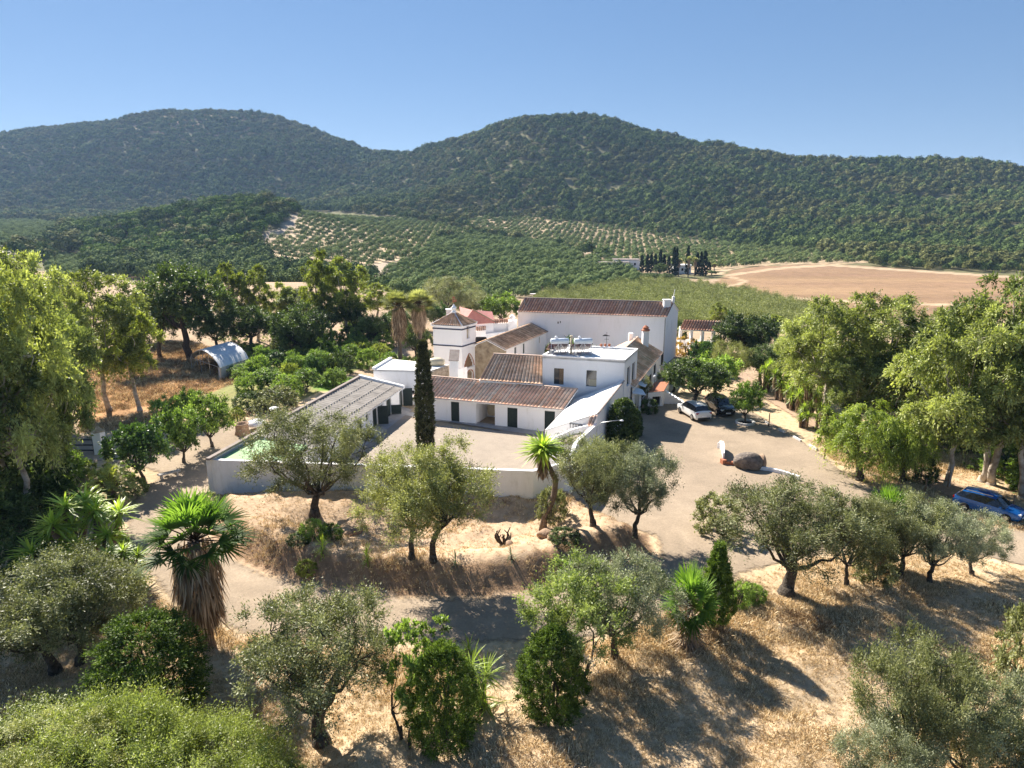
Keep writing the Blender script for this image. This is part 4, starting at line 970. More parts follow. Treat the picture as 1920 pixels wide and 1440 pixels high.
# ---------------------------------------------------------------- cubic white house
b = building('white_cube_house', 'tall white flat-roofed house with two large windows and solar heaters on top', FL)
mb = MB(); hh = [hole(FL, FR, 1038.5, 690, 1056.5, 720.5), hole(FL, FR, 1099.5, 694, 1118, 724.5)]
P = wall(mb, FL, FR, 0, 6.7, 6.7, hh, .3)
h3 = [hole(FR, BR, 1176.5, 690, 1180.5, 720), hole(FR, BR, 1185.8, 682, 1189.6, 713), hole(FR, BR, 1177, 755, 1180, 772), hole(FR, BR, 1182.5, 745, 1185.5, 774)]
P2_ = wall(mb, FR, BR, 0, 6.7, 6.7, h3, .25); wall(mb, BR, BL, 0, 6.7, 6.7); wall(mb, BL, FL, 0, 6.7, 6.7); mb.build('wall', M['white'], b)
for k, h in enumerate(hh):
    infill(b, 'window', P, h, M['glass'], -.22, frame=M['iron'], mull=1 if k == 0 else 0)
    sp = (h[1]-h[0])
    m2 = MB()
    if k == 0: q = [P(h[0]+sp*.52, 0, -.2), P(h[1], 0, -.2), P(h[1], 0, -.17), P(h[0]+sp*.52, 0, -.17)]; zz = (h[2]+.02, h[3]-.02); mt = M['wood']; nm = 'shutter'
    else: q = [P(h[0]+sp*.25, 0, -.2), P(h[1], 0, -.2), P(h[1], 0, -.17), P(h[0]+sp*.25, 0, -.17)]; zz = (h[2]+.05, h[2]+.75); mt = M['beige']; nm = 'blind'
    m2.prism([tuple(p[:2]) for p in q][::-1], *zz); m2.build(nm, mt, b)
for h in h3: infill(b, 'window', P2_, h, M['dark'], -.18)
slab(b, 'roof', [FL-Vector((0,0,.12)), FR-Vector((0,0,.12)), BR-Vector((0,0,.12)), BL-Vector((0,0,.12))], M['whiteroof'], .2)
cin = [FL+(BR-FL)*.008, FR+(BL-FR)*.008, BR+(FL-BR)*.008, BL+(FR-BL)*.008, FL+(BR-FL)*.008]
ring(b, 'parapet', cin, [6.7]*5, .1, .26, M['white'])
def at_house(x, y, z): return W(x, y, z)
for k, px0 in enumerate((1046, 1090)):
    c = W(px0, 668, 6.6); c.y += 1.3; c.x += .1
    t_ = tag(empty('solar_water_heater', c, .12), ['solar water heater on the white roof, left of the flue pipe', 'solar water heater on the white roof, right of the flue pipe'][k], 'solar heater', 'solar heaters on the flat roof'); t_.scale = (1.12, 1.12, 1.12)
    MB().tube([(-.85,-.75,1.35),(-.8,-.75,1.35),(.8,-.75,1.35),(.85,-.75,1.35)], [.2,.27,.27,.2], 16).build('tank', M['tank'], t_, True, False)
    mb = MB()
    mb.v = [(-.95,-.6,1.1),(.95,-.6,1.1),(.95,1.1,.25),(-.95,1.1,.25)]; mb.v += [(x, y, z-.08) for x, y, z in mb.v]
    mb.f = [(0,1,2,3),(7,6,5,4),(4,5,1,0),(5,6,2,1),(6,7,3,2),(7,4,0,3)]; mb.build('collector_panel', M['panel'], t_, False, False)
    mb = MB()
    for x in (-.8, -.1, .1, .8): mb.bar((x,-.9,0), (x,-.75,1.2), .05).bar((x,-.9,0), (x,.9,.1), .04).bar((x,-.9,.05), (x,.1,.7), .04)
    mb.bar((-.8,-.9,0), (-.1,-.75,1.1), .04).bar((.8,-.9,0), (.1,-.75,1.1), .04).bar((-.9,-.9,.03), (.9,-.9,.03), .06); mb.build('support_frame', M['metal'], t_, False, False)
    MB().lathe((-.35,-.75,1.6), [(.05,0),(.12,.05),(.14,.14),(.1,.22),(.03,.25)], 10).build('valve_cap', M['white'], t_, True, False)
c = W(1071, 669, 6.3); c.y += .3
t_ = tag(empty('flue_pipe', c), 'tall slender pale flue pipe between the two solar heaters', 'chimney pipe')
MB().lathe((0,0,0), [(.1,0),(.1,2.05)], 12).build('pipe', M['beige'], t_, True, False); MB().lathe((0,0,2.05), [(.1,0),(.17,.02),(.17,.16),(.08,.18)], 12).build('cowl', M['beige'], t_, True, False)
c = W(1137, 651, 6.6); t_ = tag(empty('weather_vane', c), 'thin dark weather vane on the back parapet of the white house', 'weather vane')
MB().bar((0,0,0), (0,0,1.7), .035).bar((-.25,0,.9), (.25,0,.9), .03).bar((-.0,-.2,.9), (0,.2,.9), .03).build('mast', M['iron'], t_, False, False)
MB().prism([(-.45,0),(-.2,-.02),(.35,-.01),(.35,.01),(-.2,.02)], 1.25, [1.32,1.45,1.28,1.28,1.45]).build('pointer', M['iron'], t_, False, False)
c = W(1128, 652, 6.6)
for k in range(3): tag(MB().lathe((0,0,0), [(.11,0),(.17,.25),(.14,.3)], 10).build('roof_pot', M['clay'], smooth=True), 'small terracotta pot on the back parapet of the white house', 'flower pot', 'pots on the back parapet of the white house').location = (c.x+.45*k-.3+.25, c.y+.02*k, 6.72)

# ---------------------------------------------------------------- white sloping lean-to on the east side
LFr, LBk = W(1022,806,2.5), W(1077,748,2.56)
b = building('white_lean_to', 'bright white lean-to with a single sloping roof against the east wall', LFr)
mb = MB()
wall(mb, LFr, HF, 0, 2.42, 4.42); wall(mb, LBk, LFr, 0, 2.45, 2.42)
h4 = [hole(HF, HB, 1150, 745, 1153, 760)]
P = wall(mb, HF, HB, 0, 4.46, 4.5, []); mb.build('wall', M['white'], b)
slab(b, 'roof', [LFr, HF, HB, LBk], M['whiteroof'], .1)
e0, e1 = off(HF, HB, .06); ring(b, 'eave_edge', [e0, e1], [4.52, 4.57], .1, .14, M['grayroof'])
mb = MB(); q0, h0 = on_plane(LFr, HF, 1080, 800)
dv = (V2(HF)-V2(LFr)).normalized(); nv = Vector((dv.y, -dv.x))
for k in range(5): p = V2(LFr)+dv*(q0-.5+k*.25)+nv*.06; mb.bar((p.x,p.y,h0-.15), (p.x,p.y,h0+.25), .04)
p = V2(LFr)+dv*(q0-.6)+nv*.06; p2 = V2(LFr)+dv*(q0+.6)+nv*.06; mb.bar((p.x,p.y,h0+.25), (p2.x,p2.y,h0+.25), .04); mb.build('vent_grille', M['iron'], b)
# wall lamp on a long arm
p = V2(HF)+(V2(HF)-V2(HB)).normalized()*.5
t_ = tag(empty('wall_lamp', (p.x+.1, p.y, 2.9)), 'street-style lamp on a curved arm above the east wall', 'lamp')
MB().tube([(0,0,0),(.02,0,.5),(.35,-.1,.95),(1.2,-.3,1.15),(1.9,-.5,1.3)], [.024]*5, 6).build('arm', M['metal'], t_, True, False)
MB().lathe((2.0,-.55,1.2), [(.02,0),(.10,.03),(.11,.09),(.04,.14)], 10, 1.6, 1).build('lamp_head', M['white'], t_, True, False)

# ---------------------------------------------------------------- tower
T0, T1, T2 = W(811.5,609,7.5), W(865.6,612,7.5), W(891,605.3,7.5); T3 = T0+(T2-T1)
b = building('lookout_tower', 'square white tower with dark blue bands, arched openings and pyramid tile roof', T0)
def on(A, B, px, py): return on_plane(A, B, px, py)
mb = MB(); P = wall(mb, T0, T1, 0, 7.4, 7.4)
hw = hole(T1, T2, 875, 612, 880.5, 634); s_, _ = on(T1, T2, 879, 650); Lt = (V2(T2)-V2(T1)).length
a1 = arch_hole(*[on(T1,T2,870.5,690)[0], on(T1,T2,889,690)[0]], on(T1,T2,880,689)[1], on(T1,T2,880,661)[1], True)
a3 = arch_hole(on(T1,T2,874,712)[0], on(T1,T2,888,712)[0], .2, on(T1,T2,881,693)[1])
P1_ = wall(mb, T1, T2, 0, 7.4, 7.4, [hw]+a1+a3, .3); wall(mb, T2, T3, 0, 7.4, 7.4); wall(mb, T3, T0, 0, 7.4, 7.4); mb.build('wall', M['white'], b)
infill(b, 'window', P1_, hw, M['ochre'], -.25)
infill(b, 'stained_window', P1_, [a1[0][0], a1[-1][1], a1[0][2], max(a[3] for a in a1)], M['wood'], -.28)
infill(b, 'archway', P1_, [a3[0][0], a3[-1][1], .2, max(a[3] for a in a3)], M['ochre'], -.28)
# brick trim round the arches
m2 = MB()
for ar, pt in ((a1, 0), (a3, 1)):
    pts = [P1_(ar[0][0], ar[0][2]+.1, .03)]+[P1_((a[0]+a[1])/2, a[3], .03) for a in ar]+[P1_(ar[-1][1], ar[0][2]+.1, .03)]
    for p, q in zip(pts[:-1], pts[1:]): m2.bar(p, q, .07)
m2.build('brick_arch_trim', M['clay'], b)
for z in (7.08, on(T0,T1,840,648)[1]):
    c4 = [T0+(T0-T2)*.006, T1+(T1-T3)*.006, T2+(T2-T0)*.006, T3, T0+(T0-T2)*.006]; ring(b, 'blue_band', c4, [z]*5, .14, .1, M['blue'])
Tc = (T0+T2)/2; ov = lambda p, z: Vector((Tc.x+(p.x-Tc.x)*1.1, Tc.y+(p.y-Tc.y)*1.1, z))
slab(b, 'cornice', [ov(T0,7.52), ov(T1,7.52), ov(T2,7.52), ov(T3,7.52)], M['white'], .15)
ap = Vector((Tc.x, Tc.y, 9.0)); cs = [ov(p, 7.56) for p in (T0, T1, T2, T3)]
for k in range(4):
    e0, e1 = cs[k], cs[(k+1) % 4]; tile_roof('roof_slope', b, e0, e1, ap+(e1-ap)*.04, ap+(e0-ap)*.04, 'cream' if k < 1 else 'old', per=.30, amp=.08, seed=10+k, slab=False)
mb = MB()
for c in cs: mb.tube([c, (c+ap)/2-Vector((0,0,.05)), ap], [.11,.1,.12], 8)
mb.build('hip_ridges', M['whitedirty'], b, True)
t_ = MB().lathe((ap.x, ap.y, 8.9), [(.34,0),(.3,.2),(.2,.3),(.2,.42),(.32,.5),(.34,.7),(.2,.8),(.12,.95),(.04,1.1)], 12).build('finial', M['whitedirty'], b, True)
mb = MB(); mb.bar((ap.x,ap.y,9.95), (ap.x,ap.y,10.95), .06).bar((ap.x-.35,ap.y,10.6), (ap.x+.35,ap.y,10.6), .06).box((ap.x+.1,ap.y,10.35), (.5,.04,.22)).box((ap.x,ap.y,10.8), (.3,.04,.2))
mb.build('iron_cross', M['clay'], t_)
c = ov(T3, 7.6)*.62+ap*.38; MB().box((c.x,c.y,8.75), (.75,.6,.75), .1).box((c.x,c.y,9.15), (.9,.75,.1), .1).build('chimney', M['whitedirty'], b)
# buttress with sloping brown cap
c0, c1 = W(843,676.5,4.6), W(858.5,677,4.6); dd_ = Vector((0, 1.6))
bt = [V2(c0), V2(c1), V2(c1)+dd_, V2(c0)+dd_]; sft = V2(T1)-V2(c1)
MB().prism([tuple(p) for p in bt], 0, [4.6,4.6,5.5,5.5]).build('buttress', M['white'], b)
slab(b, 'buttress_cap', [(bt[0].x-.1,bt[0].y-.1,4.66), (bt[1].x+.1,bt[1].y-.1,4.66), (bt[2].x+.1,bt[2].y,5.6), (bt[3].x-.1,bt[3].y,5.6)], M['grayroof'], .06)
# white arched wall joining tower and courtyard buildings
a, c = W(858.5, 690, 4.0), W(893, 690, 4.0)
bb = building('arched_gate_wall', 'white wall with round arches at the foot of the tower', a, 'wall')
A1, B1 = V2(c1)+Vector((0,.3)), V2(c1)+(V2(T2)-V2(T1)).normalized()*1.6+Vector((.2,.1))
mb = MB(); ar = arch_hole(.35, 1.15, .2, 3.05); P = wall(mb, A1, B1, 0, 3.6, 3.6, ar, .25); q = wall(mb, B1, A1+Vector((-.3,0)), 0, 3.6, 3.6); mb.build('wall', M['white'], bb)
infill(bb, 'arched_door', P, [.35, 1.15, .2, 3.0], M['clay'], -.2)

# ---------------------------------------------------------------- chapel with weathered roof
G0, G1 = W(912.5,637,5.5), W(995.4,606.7,5.5); H0, H1 = W(943.7,658,4.4), W(1021.5,624.4,4.4)
dR = (V2(G1)-V2(G0)).normalized(); pr = V2(H0)-V2(G0); pr = pr-dR*pr.dot(dR)
H0 = Vector((*(V2(G0)+pr), 4.4)); H1 = Vector((*(V2(G1)+pr), 4.4)); I0 = Vector((*(V2(G0)-pr*.9), 4.5)); I1 = Vector((*(V2(G1)-pr*.9), 4.5))
b = building('old_chapel_range', 'white range with lichen-brown tile roof and ochre gable behind the tower', G0)
mb = MB(); qa, qb = V2(H0)-pr*.06+dR*.1, V2(H1)-pr*.06-dR*.1
hh = [hole(qa, qb, 964.5, 652, 968.5, 665), hole(qa, qb, 980.5, 645, 984, 662), hole(qa, qb, 1011, 632, 1013, 643)]
P = wall(mb, qa, qb, 0, 4.3, 4.3, hh, .2); wall(mb, qb, V2(I1), 0, 4.3, 4.3); wall(mb, V2(I1), V2(I0), 0, 4.3, 4.3); mb.build('wall', M['white'], b)
for h in hh: infill(b, 'window', P, h, M['door'], -.12)
mb = MB(); ga, gm, gb_ = V2(I0)+dR*.12, V2(G0)+dR*.12, V2(H0)-pr*.04+dR*.12
mb.prism([tuple(ga), tuple(gm), tuple(gm+dR*.3), tuple(ga+dR*.3)], 0, [4.4,5.42,5.42,4.4]); mb.prism([tuple(gm), tuple(gb_), tuple(gb_+dR*.3), tuple(gm+dR*.3)], 0, [5.42,4.32,4.32,5.42]); mb.build('ochre_gable', M['ochre'], b)
tile_roof('east_roof_slope', b, H0, H1, G1, G0, 'old', per=.30, amp=.07, seed=20, dirty=.5); tile_roof('west_roof_slope', b, I1, I0, G0, G1, 'old', per=.3, amp=.07, seed=21, dirty=.5)
ring(b, 'verge', [G0, H0], [5.56, 4.46], .1, .22, M['grayroof']); ring(b, 'far_verge', [G1, H1], [5.58, 4.48], .14, .3, M['grayroof'])
# stone block and low terrace wall in front of the gable
a, c = W(893,668,2.8), W(948,668,2.8)
b = building('inner_courtyard_wall', 'white-capped rubble wall below the ochre gable', a, 'wall')
MB().prism([(a.x,a.y),(c.x,c.y),(c.x,c.y+.5),(a.x,a.y+.5)], 0, 2.8).build('masonry', M['stone'], b)
MB().prism([(a.x,a.y-.03),(c.x,c.y-.03),(c.x,c.y+.53),(a.x,a.y+.53)], 2.8, 3.35).build('coping', M['white'], b)
c = W(902,638,5.2)
t_ = tag(empty('skylight_hood', (c.x, c.y, 5.0)), 'small black-framed hood beside the tower near the ochre gable', 'roof hood')
m2 = MB(); m2.bar((-.6,0,0),(-.6,0,.6),.08).bar((.6,0,0),(.6,0,.6),.08).bar((-.6,0,.6),(.6,0,.6),.08).bar((-.9,.6,-.2),(-.6,0,.6),.08).bar((.9,.6,-.2),(.6,0,.6),.08).bar((-.7,0,0),(.7,0,0),.08); m2.build('frame', M['iron'], t_, False, False)
MB().prism([(-.8,.5),(.8,.5),(.6,.08),(-.6,.08)], [-.2,-.2,.5,.5], [-.12,-.12,.56,.56]).build('cover', M['iron'], t_, False, False)
MB().box((0,0,-.35), (1.5,1.0,.3)).build('base', M['white'], t_, False, False)

# ---------------------------------------------------------------- big barn
K0, K1 = W(969.4,584.8,7.0), W(1250.6,594.6,7.0); S0, S1 = W(983,559,8.6), W(1263.5,567,8.6)
dB = (V2(K1)-V2(K0)).normalized(); nB = Vector((-dB.y, dB.x)); hb = (V2(S1)-V2(K1)).dot(nB)
S0 = Vector((*(V2(S0)), 8.6)); N1 = Vector((*(V2(K1)+(V2(S1)-V2(K1))*2), 7)); N0 = Vector((*(V2(K0)+(V2(S0)-V2(K0))*2), 7))
b = building('great_barn', 'long tall white barn with a ribbed dark terracotta roof behind the farm', K0)
mb = MB(); ka, kb = V2(K0)+nB*.25+dB*.1, V2(K1)+nB*.25-dB*.12
hs = [hole(ka, kb, 1045, 603, 1047.5, 607), hole(ka, kb, 1049.5, 602, 1051.5, 606)]
P = wall(mb, ka, kb, 0, 6.9, 6.9, hs, .2)
s1_ = V2(S1)-dB*.12; s0_ = V2(S0)+dB*.1; n1_ = V2(N1)-dB*.12; n0_ = V2(N0)+dB*.1
hg = [hole(kb, s1_, 1259.5, 600, 1262, 622)]
Pg = wall(mb, kb, s1_, 0, 6.9, 8.5, hg, .2); wall(mb, s1_, n1_, 0, 8.5, 6.9); wall(mb, n1_, n0_, 0, 6.9, 6.9); wall(mb, n0_, s0_, 0, 6.9, 8.5); wall(mb, s0_, ka, 0, 8.5, 6.9); mb.build('wall', M['white'], b)
for h in hs: infill(b, 'vent_hole', P, h, M['dark'], -.15)
infill(b, 'window', Pg, hg[0], M['door'], -.1)
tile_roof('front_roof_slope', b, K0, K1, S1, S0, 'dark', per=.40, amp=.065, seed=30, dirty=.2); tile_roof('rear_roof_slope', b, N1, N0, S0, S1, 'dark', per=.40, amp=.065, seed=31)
ring(b, 'ridge_cap', [S0, S1], [8.68, 8.68], .14, .3, M['grayroof'])
q = (S1*.72+K1*.28)-Vector((dB.x, dB.y, 0))*.75; MB().box((q.x,q.y,8.5), (.95,.8,1.1), .05).box((q.x,q.y,9.08), (1.1,.95,.1), .05).build('chimney', M['white'], b)
q = V2(S1)-dB*.1; mb = MB(); mb.box((q.x,q.y,9.0), (.35,.35,.9)).bar((q.x,q.y,9.4), (q.x+.15,q.y,10.5), .07).build('gable_finial', M['whitedirty'], b)
q = V2(kb)+nB*(-.04)-dB*.1; MB().bar((q.x,q.y,0), (q.x,q.y,6.8), .1).build('downpipe', M['concrete'], b)
t_ = tag(empty('satellite_dish', (*(V2(S0)+dB*1.3), 8.7), .4), 'white satellite dish above the left end of the barn ridge', 'satellite dish')
MB().bar((0,0,0), (0,0,.5), .05).build('mast', M['metal'], t_, False, False); MB().lathe((0,-.05,.55), [(.02,-.1),(.3,-.05),(.5,.05),(.48,.07),(.28,-.02),(.02,-.06)], 14, 1, .5).build('dish', M['white'], t_, True, False)
t_ = tag(empty('roof_ladder', (*(V2(S0)*.9+V2(K0)*.1+dB*.2), 0)), 'dark cable bracket hanging over the left end of the barn roof', 'bracket')
mb = MB(); a = S0*.8+K0*.2+Vector((.2,0,.2)); c = S0*.15+K0*.85+Vector((2.4,0,.2)); mb.tube([a, (a+c)/2+Vector((-.6,0,-.1)), c], [.07,.09,.05], 6); mb.build('cable', M['iron'], t_)

# ---------------------------------------------------------------- east wing between the white house and the barn
R2_, X2, X1, Y2 = W(1195.4,632,5.0), W(1249.6,653.5,3.1), W(1199.6,715,3.1), W(1145,647,3.1)
dE = (V2(X2)-V2(X1)).normalized(); pe = V2(X2)-V2(R2_); pe = pe-dE*pe.dot(dE); Le = (V2(X2)-V2(X1)).length
X2 = Vector((*(V2(R2_)+pe+dE*.2), 3.1)); X1 = Vector((*(V2(X2)-dE*Le), 3.1)); R1_ = Vector((*(V2(R2_)-dE*(Le*.93)), 5.0)); Y1 = Vector((*(V2(R1_)-pe), 3.1)); Y2 = Vector((*(V2(R2_)-pe), 3.1))
b = building('east_wing', 'white east wing with weathered buff tile roof and a capped chimney', X1)
mb = MB(); xa, xb = V2(X1)-pe*.07, V2(X2)-pe*.07
hh = [hole(xa, xb, 1216, 707, 1221, 724), hole(xa, xb, 1226, 686, 1229.5, 700), hole(xa, xb, 1240, 668, 1244, 682)]
hh = [[a, c, min(max(e, .6), 2.2), min(max(f, 1.5), 2.6)] for a, c, e, f in hh]
P = wall(mb, xa, xb, 0, 3., 3., hh, .2); wall(mb, xb, V2(R2_), 0, 3, 4.9); wall(mb, V2(R2_), V2(Y2), 0, 4.9, 3); wall(mb, V2(Y2)+pe*.07, V2(Y1)+pe*.07, 0, 3, 3); mb.build('wall', M['white'], b)
for h in hh: infill(b, 'window', P, h, M['dark'], -.15, frame=M['iron'])
tile_roof('east_roof_slope', b, X1, X2, R2_, R1_, 'cream', per=.3, amp=.06, seed=40, dirty=.45); tile_roof('west_roof_slope', b, Y2, Y1, R1_, R2_, 'cream', per=.3, amp=.06, seed=41, dirty=.4)
ring(b, 'ridge_cap', [R1_, R2_], [5.08, 5.08], .12, .26, M['ridge'])
q = R2_*.62+X2*.38-Vector((dE.x,dE.y,0))*1.8
t_ = MB().box((q.x,q.y,4.9), (.75,.75,2.6), .1).build('chimney', M['white'], b); MB().lathe((q.x,q.y,6.2), [(.55,0),(.6,.1),(.35,.35),(.45,.45),(.12,.7)], 8).build('clay_cap', M['clay'], t_, False)
q = R2_*.8+Y2*.2-Vector((dE.x,dE.y,0))*1.2; MB().box((q.x,q.y,5.0), (.55,.55,1.4)).build('rear_chimney', M['white'], b)
q = V2(R1_)+dE*3.5; m2 = MB()
for k in range(4): m2.box((q.x+pe.x*.02+.45*k-.6, q.y+.1*k, 5.25), (.35,.4,.45), .2)
m2.build('brick_stack', M['clay'], b)
a, c = xa+(xb-xa)*.15, xa+(xb-xa)*.30
slab(b, 'window_awning', [(a.x,a.y,2.75), (a.x+.8,a.y-.3,2.5), (c.x+.8,c.y-.3,2.5), (c.x,c.y,2.75)], M['tank'], .05)
# raised terrace with cellar opening and steps
q0, q1 = W(1214,764,0), W(1243,762,0)
b = building('raised_terrace', 'small white raised terrace with a black cellar opening and stair beside the east wing', q0, 'terrace')
mb = MB(); ha, hb2 = (V2(q0)), V2(q1); Lq = (hb2-ha).length
P = wall(mb, ha, hb2, 0, 1.75, 1.75, [[.55, Lq-.35, .15, 1.2]], .4); bk = Vector((1.6,4.5))
wall(mb, hb2, hb2+bk, 0, 1.75, 1.75); wall(mb, ha+bk, ha, 0, 1.75, 1.75); mb.build('wall', M['white'], b)
infill(b, 'cellar_opening', P, [.55, Lq-.35, .15, 1.2], M['dark'], -.3)
slab(b, 'terrace_floor', [(*ha,1.78), (*hb2,1.78), (*(hb2+bk),1.78), (*(ha+bk),1.78)], M['clay'], .1)
m2 = MB()
for k in range(6): m2.prism([tuple(hb2+Vector((.1+.42*k,.9))), tuple(hb2+Vector((.5+.42*k,.75))), tuple(hb2+Vector((.5+.42*k,2.0))), tuple(hb2+Vector((.1+.42*k,2.1)))], 0, 1.6-.27*k)
m2.build('stair', M['white'], b)
t_ = tag(empty('terrace_lamp', (*(ha+(hb2-ha)*.25+Vector((.3,.4))), 1.75)), 'slender lamp post with a round white globe on the terrace', 'lamp')
MB().bar((0,0,0), (0,0,1.5), .05).build('post', M['iron'], t_, False, False); MB().lathe((0,0,1.5), [(.04,0),(.15,.08),(.17,.2),(.1,.3),(.02,.34)], 10).build('globe', M['white'], t_, True, False)
# entrance porch
q = W(1192,782,0)
b = building('entrance_porch', 'small porch with grey metal canopy on white posts by the white house', q, 'porch')
MB().box((q.x-.1,q.y+1.2,1.15), (.22,.22,2.3)).build('post', M['white'], b); MB().box((q.x+.65,q.y+1.5,1.15), (.22,.22,2.3)).build('post', M['white'], b)
slab(b, 'canopy', [(q.x-.3,q.y+.6,2.45), (q.x+1.15,q.y+.9,2.2), (q.x+1.15,q.y+2.8,2.3), (q.x-.3,q.y+2.8,2.75)], M['tank'], .07)
MB().box((q.x-.45,q.y+1.9,1.05), (.12,.95,2.1)).build('door', M['door'], b)

# ---------------------------------------------------------------- buildings further back on the left of the barn
g0, g1, g2, g3 = W(889,604,5.6), W(914,602.5,5.6), W(925,598,5.8), W(888,580,7.6)
b = building('pink_roofed_house', 'small white house with a smooth pink roof behind the tower', g0)
q = [V2(g0)+Vector((-1.5,0)), V2(g2)+Vector((0,0)), V2(g2)+Vector((-.5,5)), V2(g0)+Vector((-2.5,5))]
MB().prism([tuple(p) for p in q], 0, [5.3,5.3,5.3,5.3]).build('wall', M['white'], b)
mid = V2(W(886,580,7.4)); slab(b, 'pink_roof', [(q[0].x-.2,q[0].y-.2,5.35), (q[1].x+.2,q[1].y-.2,5.35), (q[2].x+.2,q[2].y,6.2), (mid.x,mid.y,7.3), (q[3].x,q[3].y,7.2)], M['pink'], .12)
ring(b, 'roof_edge', [q[1]+Vector((.2,-.2)), mid], [5.45, 7.42], .14, .25, M['ochre'])
def coped(nm, label, p, q, z, pal, dpt=1.2, tile=True):
    a, c = W(*p, z), W(*q, z); bb = building(nm, label, a, 'wall')
    MB().prism([(a.x,a.y),(c.x,c.y),(c.x,c.y+.4),(a.x,a.y+.4)], 0, z).build('wall', M['white'], bb)
    if tile: tile_roof('tiled_coping', bb, Vector((a.x,a.y-.25,z+.02)), Vector((c.x,c.y-.25,z+.02)), Vector((c.x,c.y+.6,z+.55)), Vector((a.x,a.y+.6,z+.55)), pal, per=.33, amp=.09, seed=50, slab=False)
    return bb
coped('tiled_garden_wall', 'white wall with a thin tiled coping leading to the barn', (913,607), (955,605.5), 4.9, 'dark')
coped('small_outhouse', 'little white outhouse with tiled lean-to roof behind the tower', (892,621), (911,619), 4.6, 'warm')
bb = coped('pale_yard_wall', 'plain pale wall with a dark hatch between tower and chapel', (911,626), (948,622), 3.8, 'warm', tile=False)
q = W(933,622,3.2); MB().box((q.x,q.y-.3,3.0), (1.1,.1,.8)).build('hatch', M['dark'], bb)
q = W(963,600,5.5); bb = building('pillar_cap', 'white masonry block with urn at the left foot of the barn', q, 'pillar'); MB().prism([(q.x-.8,q.y-.5),(q.x+.5,q.y-.5),(q.x+.5,q.y+1),(q.x-.8,q.y+1)], 0, 5.4).build('shaft', M['white'], bb); MB().lathe((q.x-.2,q.y,5.4), [(.2,0),(.35,.3),(.45,.5),(.3,.8),(.1,.9)], 10).build('urn', M['whitedirty'], bb, True)

# ---------------------------------------------------------------- tiled pergola on the right
e0, e1, r1, r0 = W(1274,618,3.6), W(1344,621,3.6), W(1352,602,4.8), W(1283,600,4.8)
b = building('tiled_pergola', 'open shelter with red tiled roof on white posts right of the barn', e0, 'shelter')
tile_roof('tiled_roof', b, e0, e1, r1, r0, 'dark', per=.4, amp=.1, seed=60, dirty=.15)
nb_ = [Vector((r0.x+.6,r0.y+2.2,3.6)), Vector((r1.x+.6,r1.y+2.2,3.6))]; tile_roof('rear_roof_slope', b, nb_[1], nb_[0], r0, r1, 'dark', per=.4, amp=.1, seed=61)
for t in (.05, .35, .65, .95):
    p = V2(e0)*(1-t)+V2(e1)*t; MB().box((p.x,p.y+.3,1.75), (.35,.35,3.5)).build('post', M['white'], b); MB().box((p.x+.7,p.y+3.5,1.75), (.3,.3,3.5)).build('post', M['white'], b)
MB().prism([(e0.x+.5,e0.y+4.2),(e1.x+.5,e1.y+4.2),(e1.x+.5,e1.y+4.5),(e0.x+.5,e0.y+4.5)], 0, 1.3).build('low_wall', M['white'], b)

# ---------------------------------------------------------------- plastic tunnel
p0, p1, p2, p3 = W(358,690,0), W(414,713,0), W(468,698,0), W(412,676,0)
q0 = hit(361, 700); ax = (V2(hit(468, 692))-V2(hit(417, 712))); 
fA = hit(360, 691); fB = hit(415, 712); bB = hit(468, 693)
wv = V2(fB)-V2(fA); lv = V2(bB)-V2(fB)
b = building('plastic_tunnel', 'greenhouse tunnel with white plastic sheeting in the dry field', fA, 'greenhouse')
def tp(u, s, z): p = V2(fA)+wv*u+lv*s; return (p.x, p.y, z)
prof = [(0,1.6),(.08,2.25),(.2,2.75),(.35,3.1),(.5,3.25),(.65,3.1),(.8,2.75),(.92,2.25),(1,1.6)]
Vv = []; ns = 14
for j in range(ns+1):
    for u, z in prof: Vv.append(tp(u, j/ns, z+.04*math.sin(j*1.9)*(z > 2)))
ii = np.arange(len(Vv)).reshape(ns+1, len(prof)); F = np.stack([ii[:-1,:-1], ii[1:,:-1], ii[1:,1:], ii[:-1,1:]], -1).reshape(-1, 4)
o = link('roof_sheet', npmesh('roof_sheet', Vv, F, M['plastic'])); world_child(o, b)
mb = MB(); mb.face([tp(1,0,0), tp(1,1,0), tp(1,1,1.6), tp(1,0,1.6)]); mb.face([tp(1.001,.0,0), tp(1.001,0,1.6), tp(.93,0,1.6), tp(.93,0,0)]); mb.build('side_sheet', M['plastic'], b)
mb = MB()
for s in (0, .2, .4, .6, .8, 1):
    for u in (0, 1): mb.bar(tp(u, s, 0), tp(u, s, 1.6), .07)
    for (u0, z0), (u1, z1) in zip(prof[:-1], prof[1:]): mb.bar(tp(u0, s, z0-.05), tp(u1, s, z1-.05), .06)
for u, z in ((0,1.6),(1,1.62),(.2,2.72),(.8,2.72),(.5,3.2)): mb.bar(tp(u, 0, z-.05), tp(u, 1, z-.05), .05)
mb.bar(tp(0,0,1.6), tp(1,0,1.6), .07); mb.bar(tp(0,0,0), tp(.22,0,1.6), .05); mb.bar(tp(.35,0,1.6), tp(.5,0,3.1), .05); mb.bar(tp(.65,0,1.6), tp(.5,0,3.1), .05)
for u in (.35, .65): mb.bar(tp(u,0,0), tp(u,0,3.0), .06)
mb.build('frame', M['metal'], b)
MB().prism([tp(.1,.85,0)[:2], tp(.9,.85,0)[:2], tp(.9,.9,0)[:2], tp(.1,.9,0)[:2]], 0, 1.3).build('rear_boards', M['wood'], b)

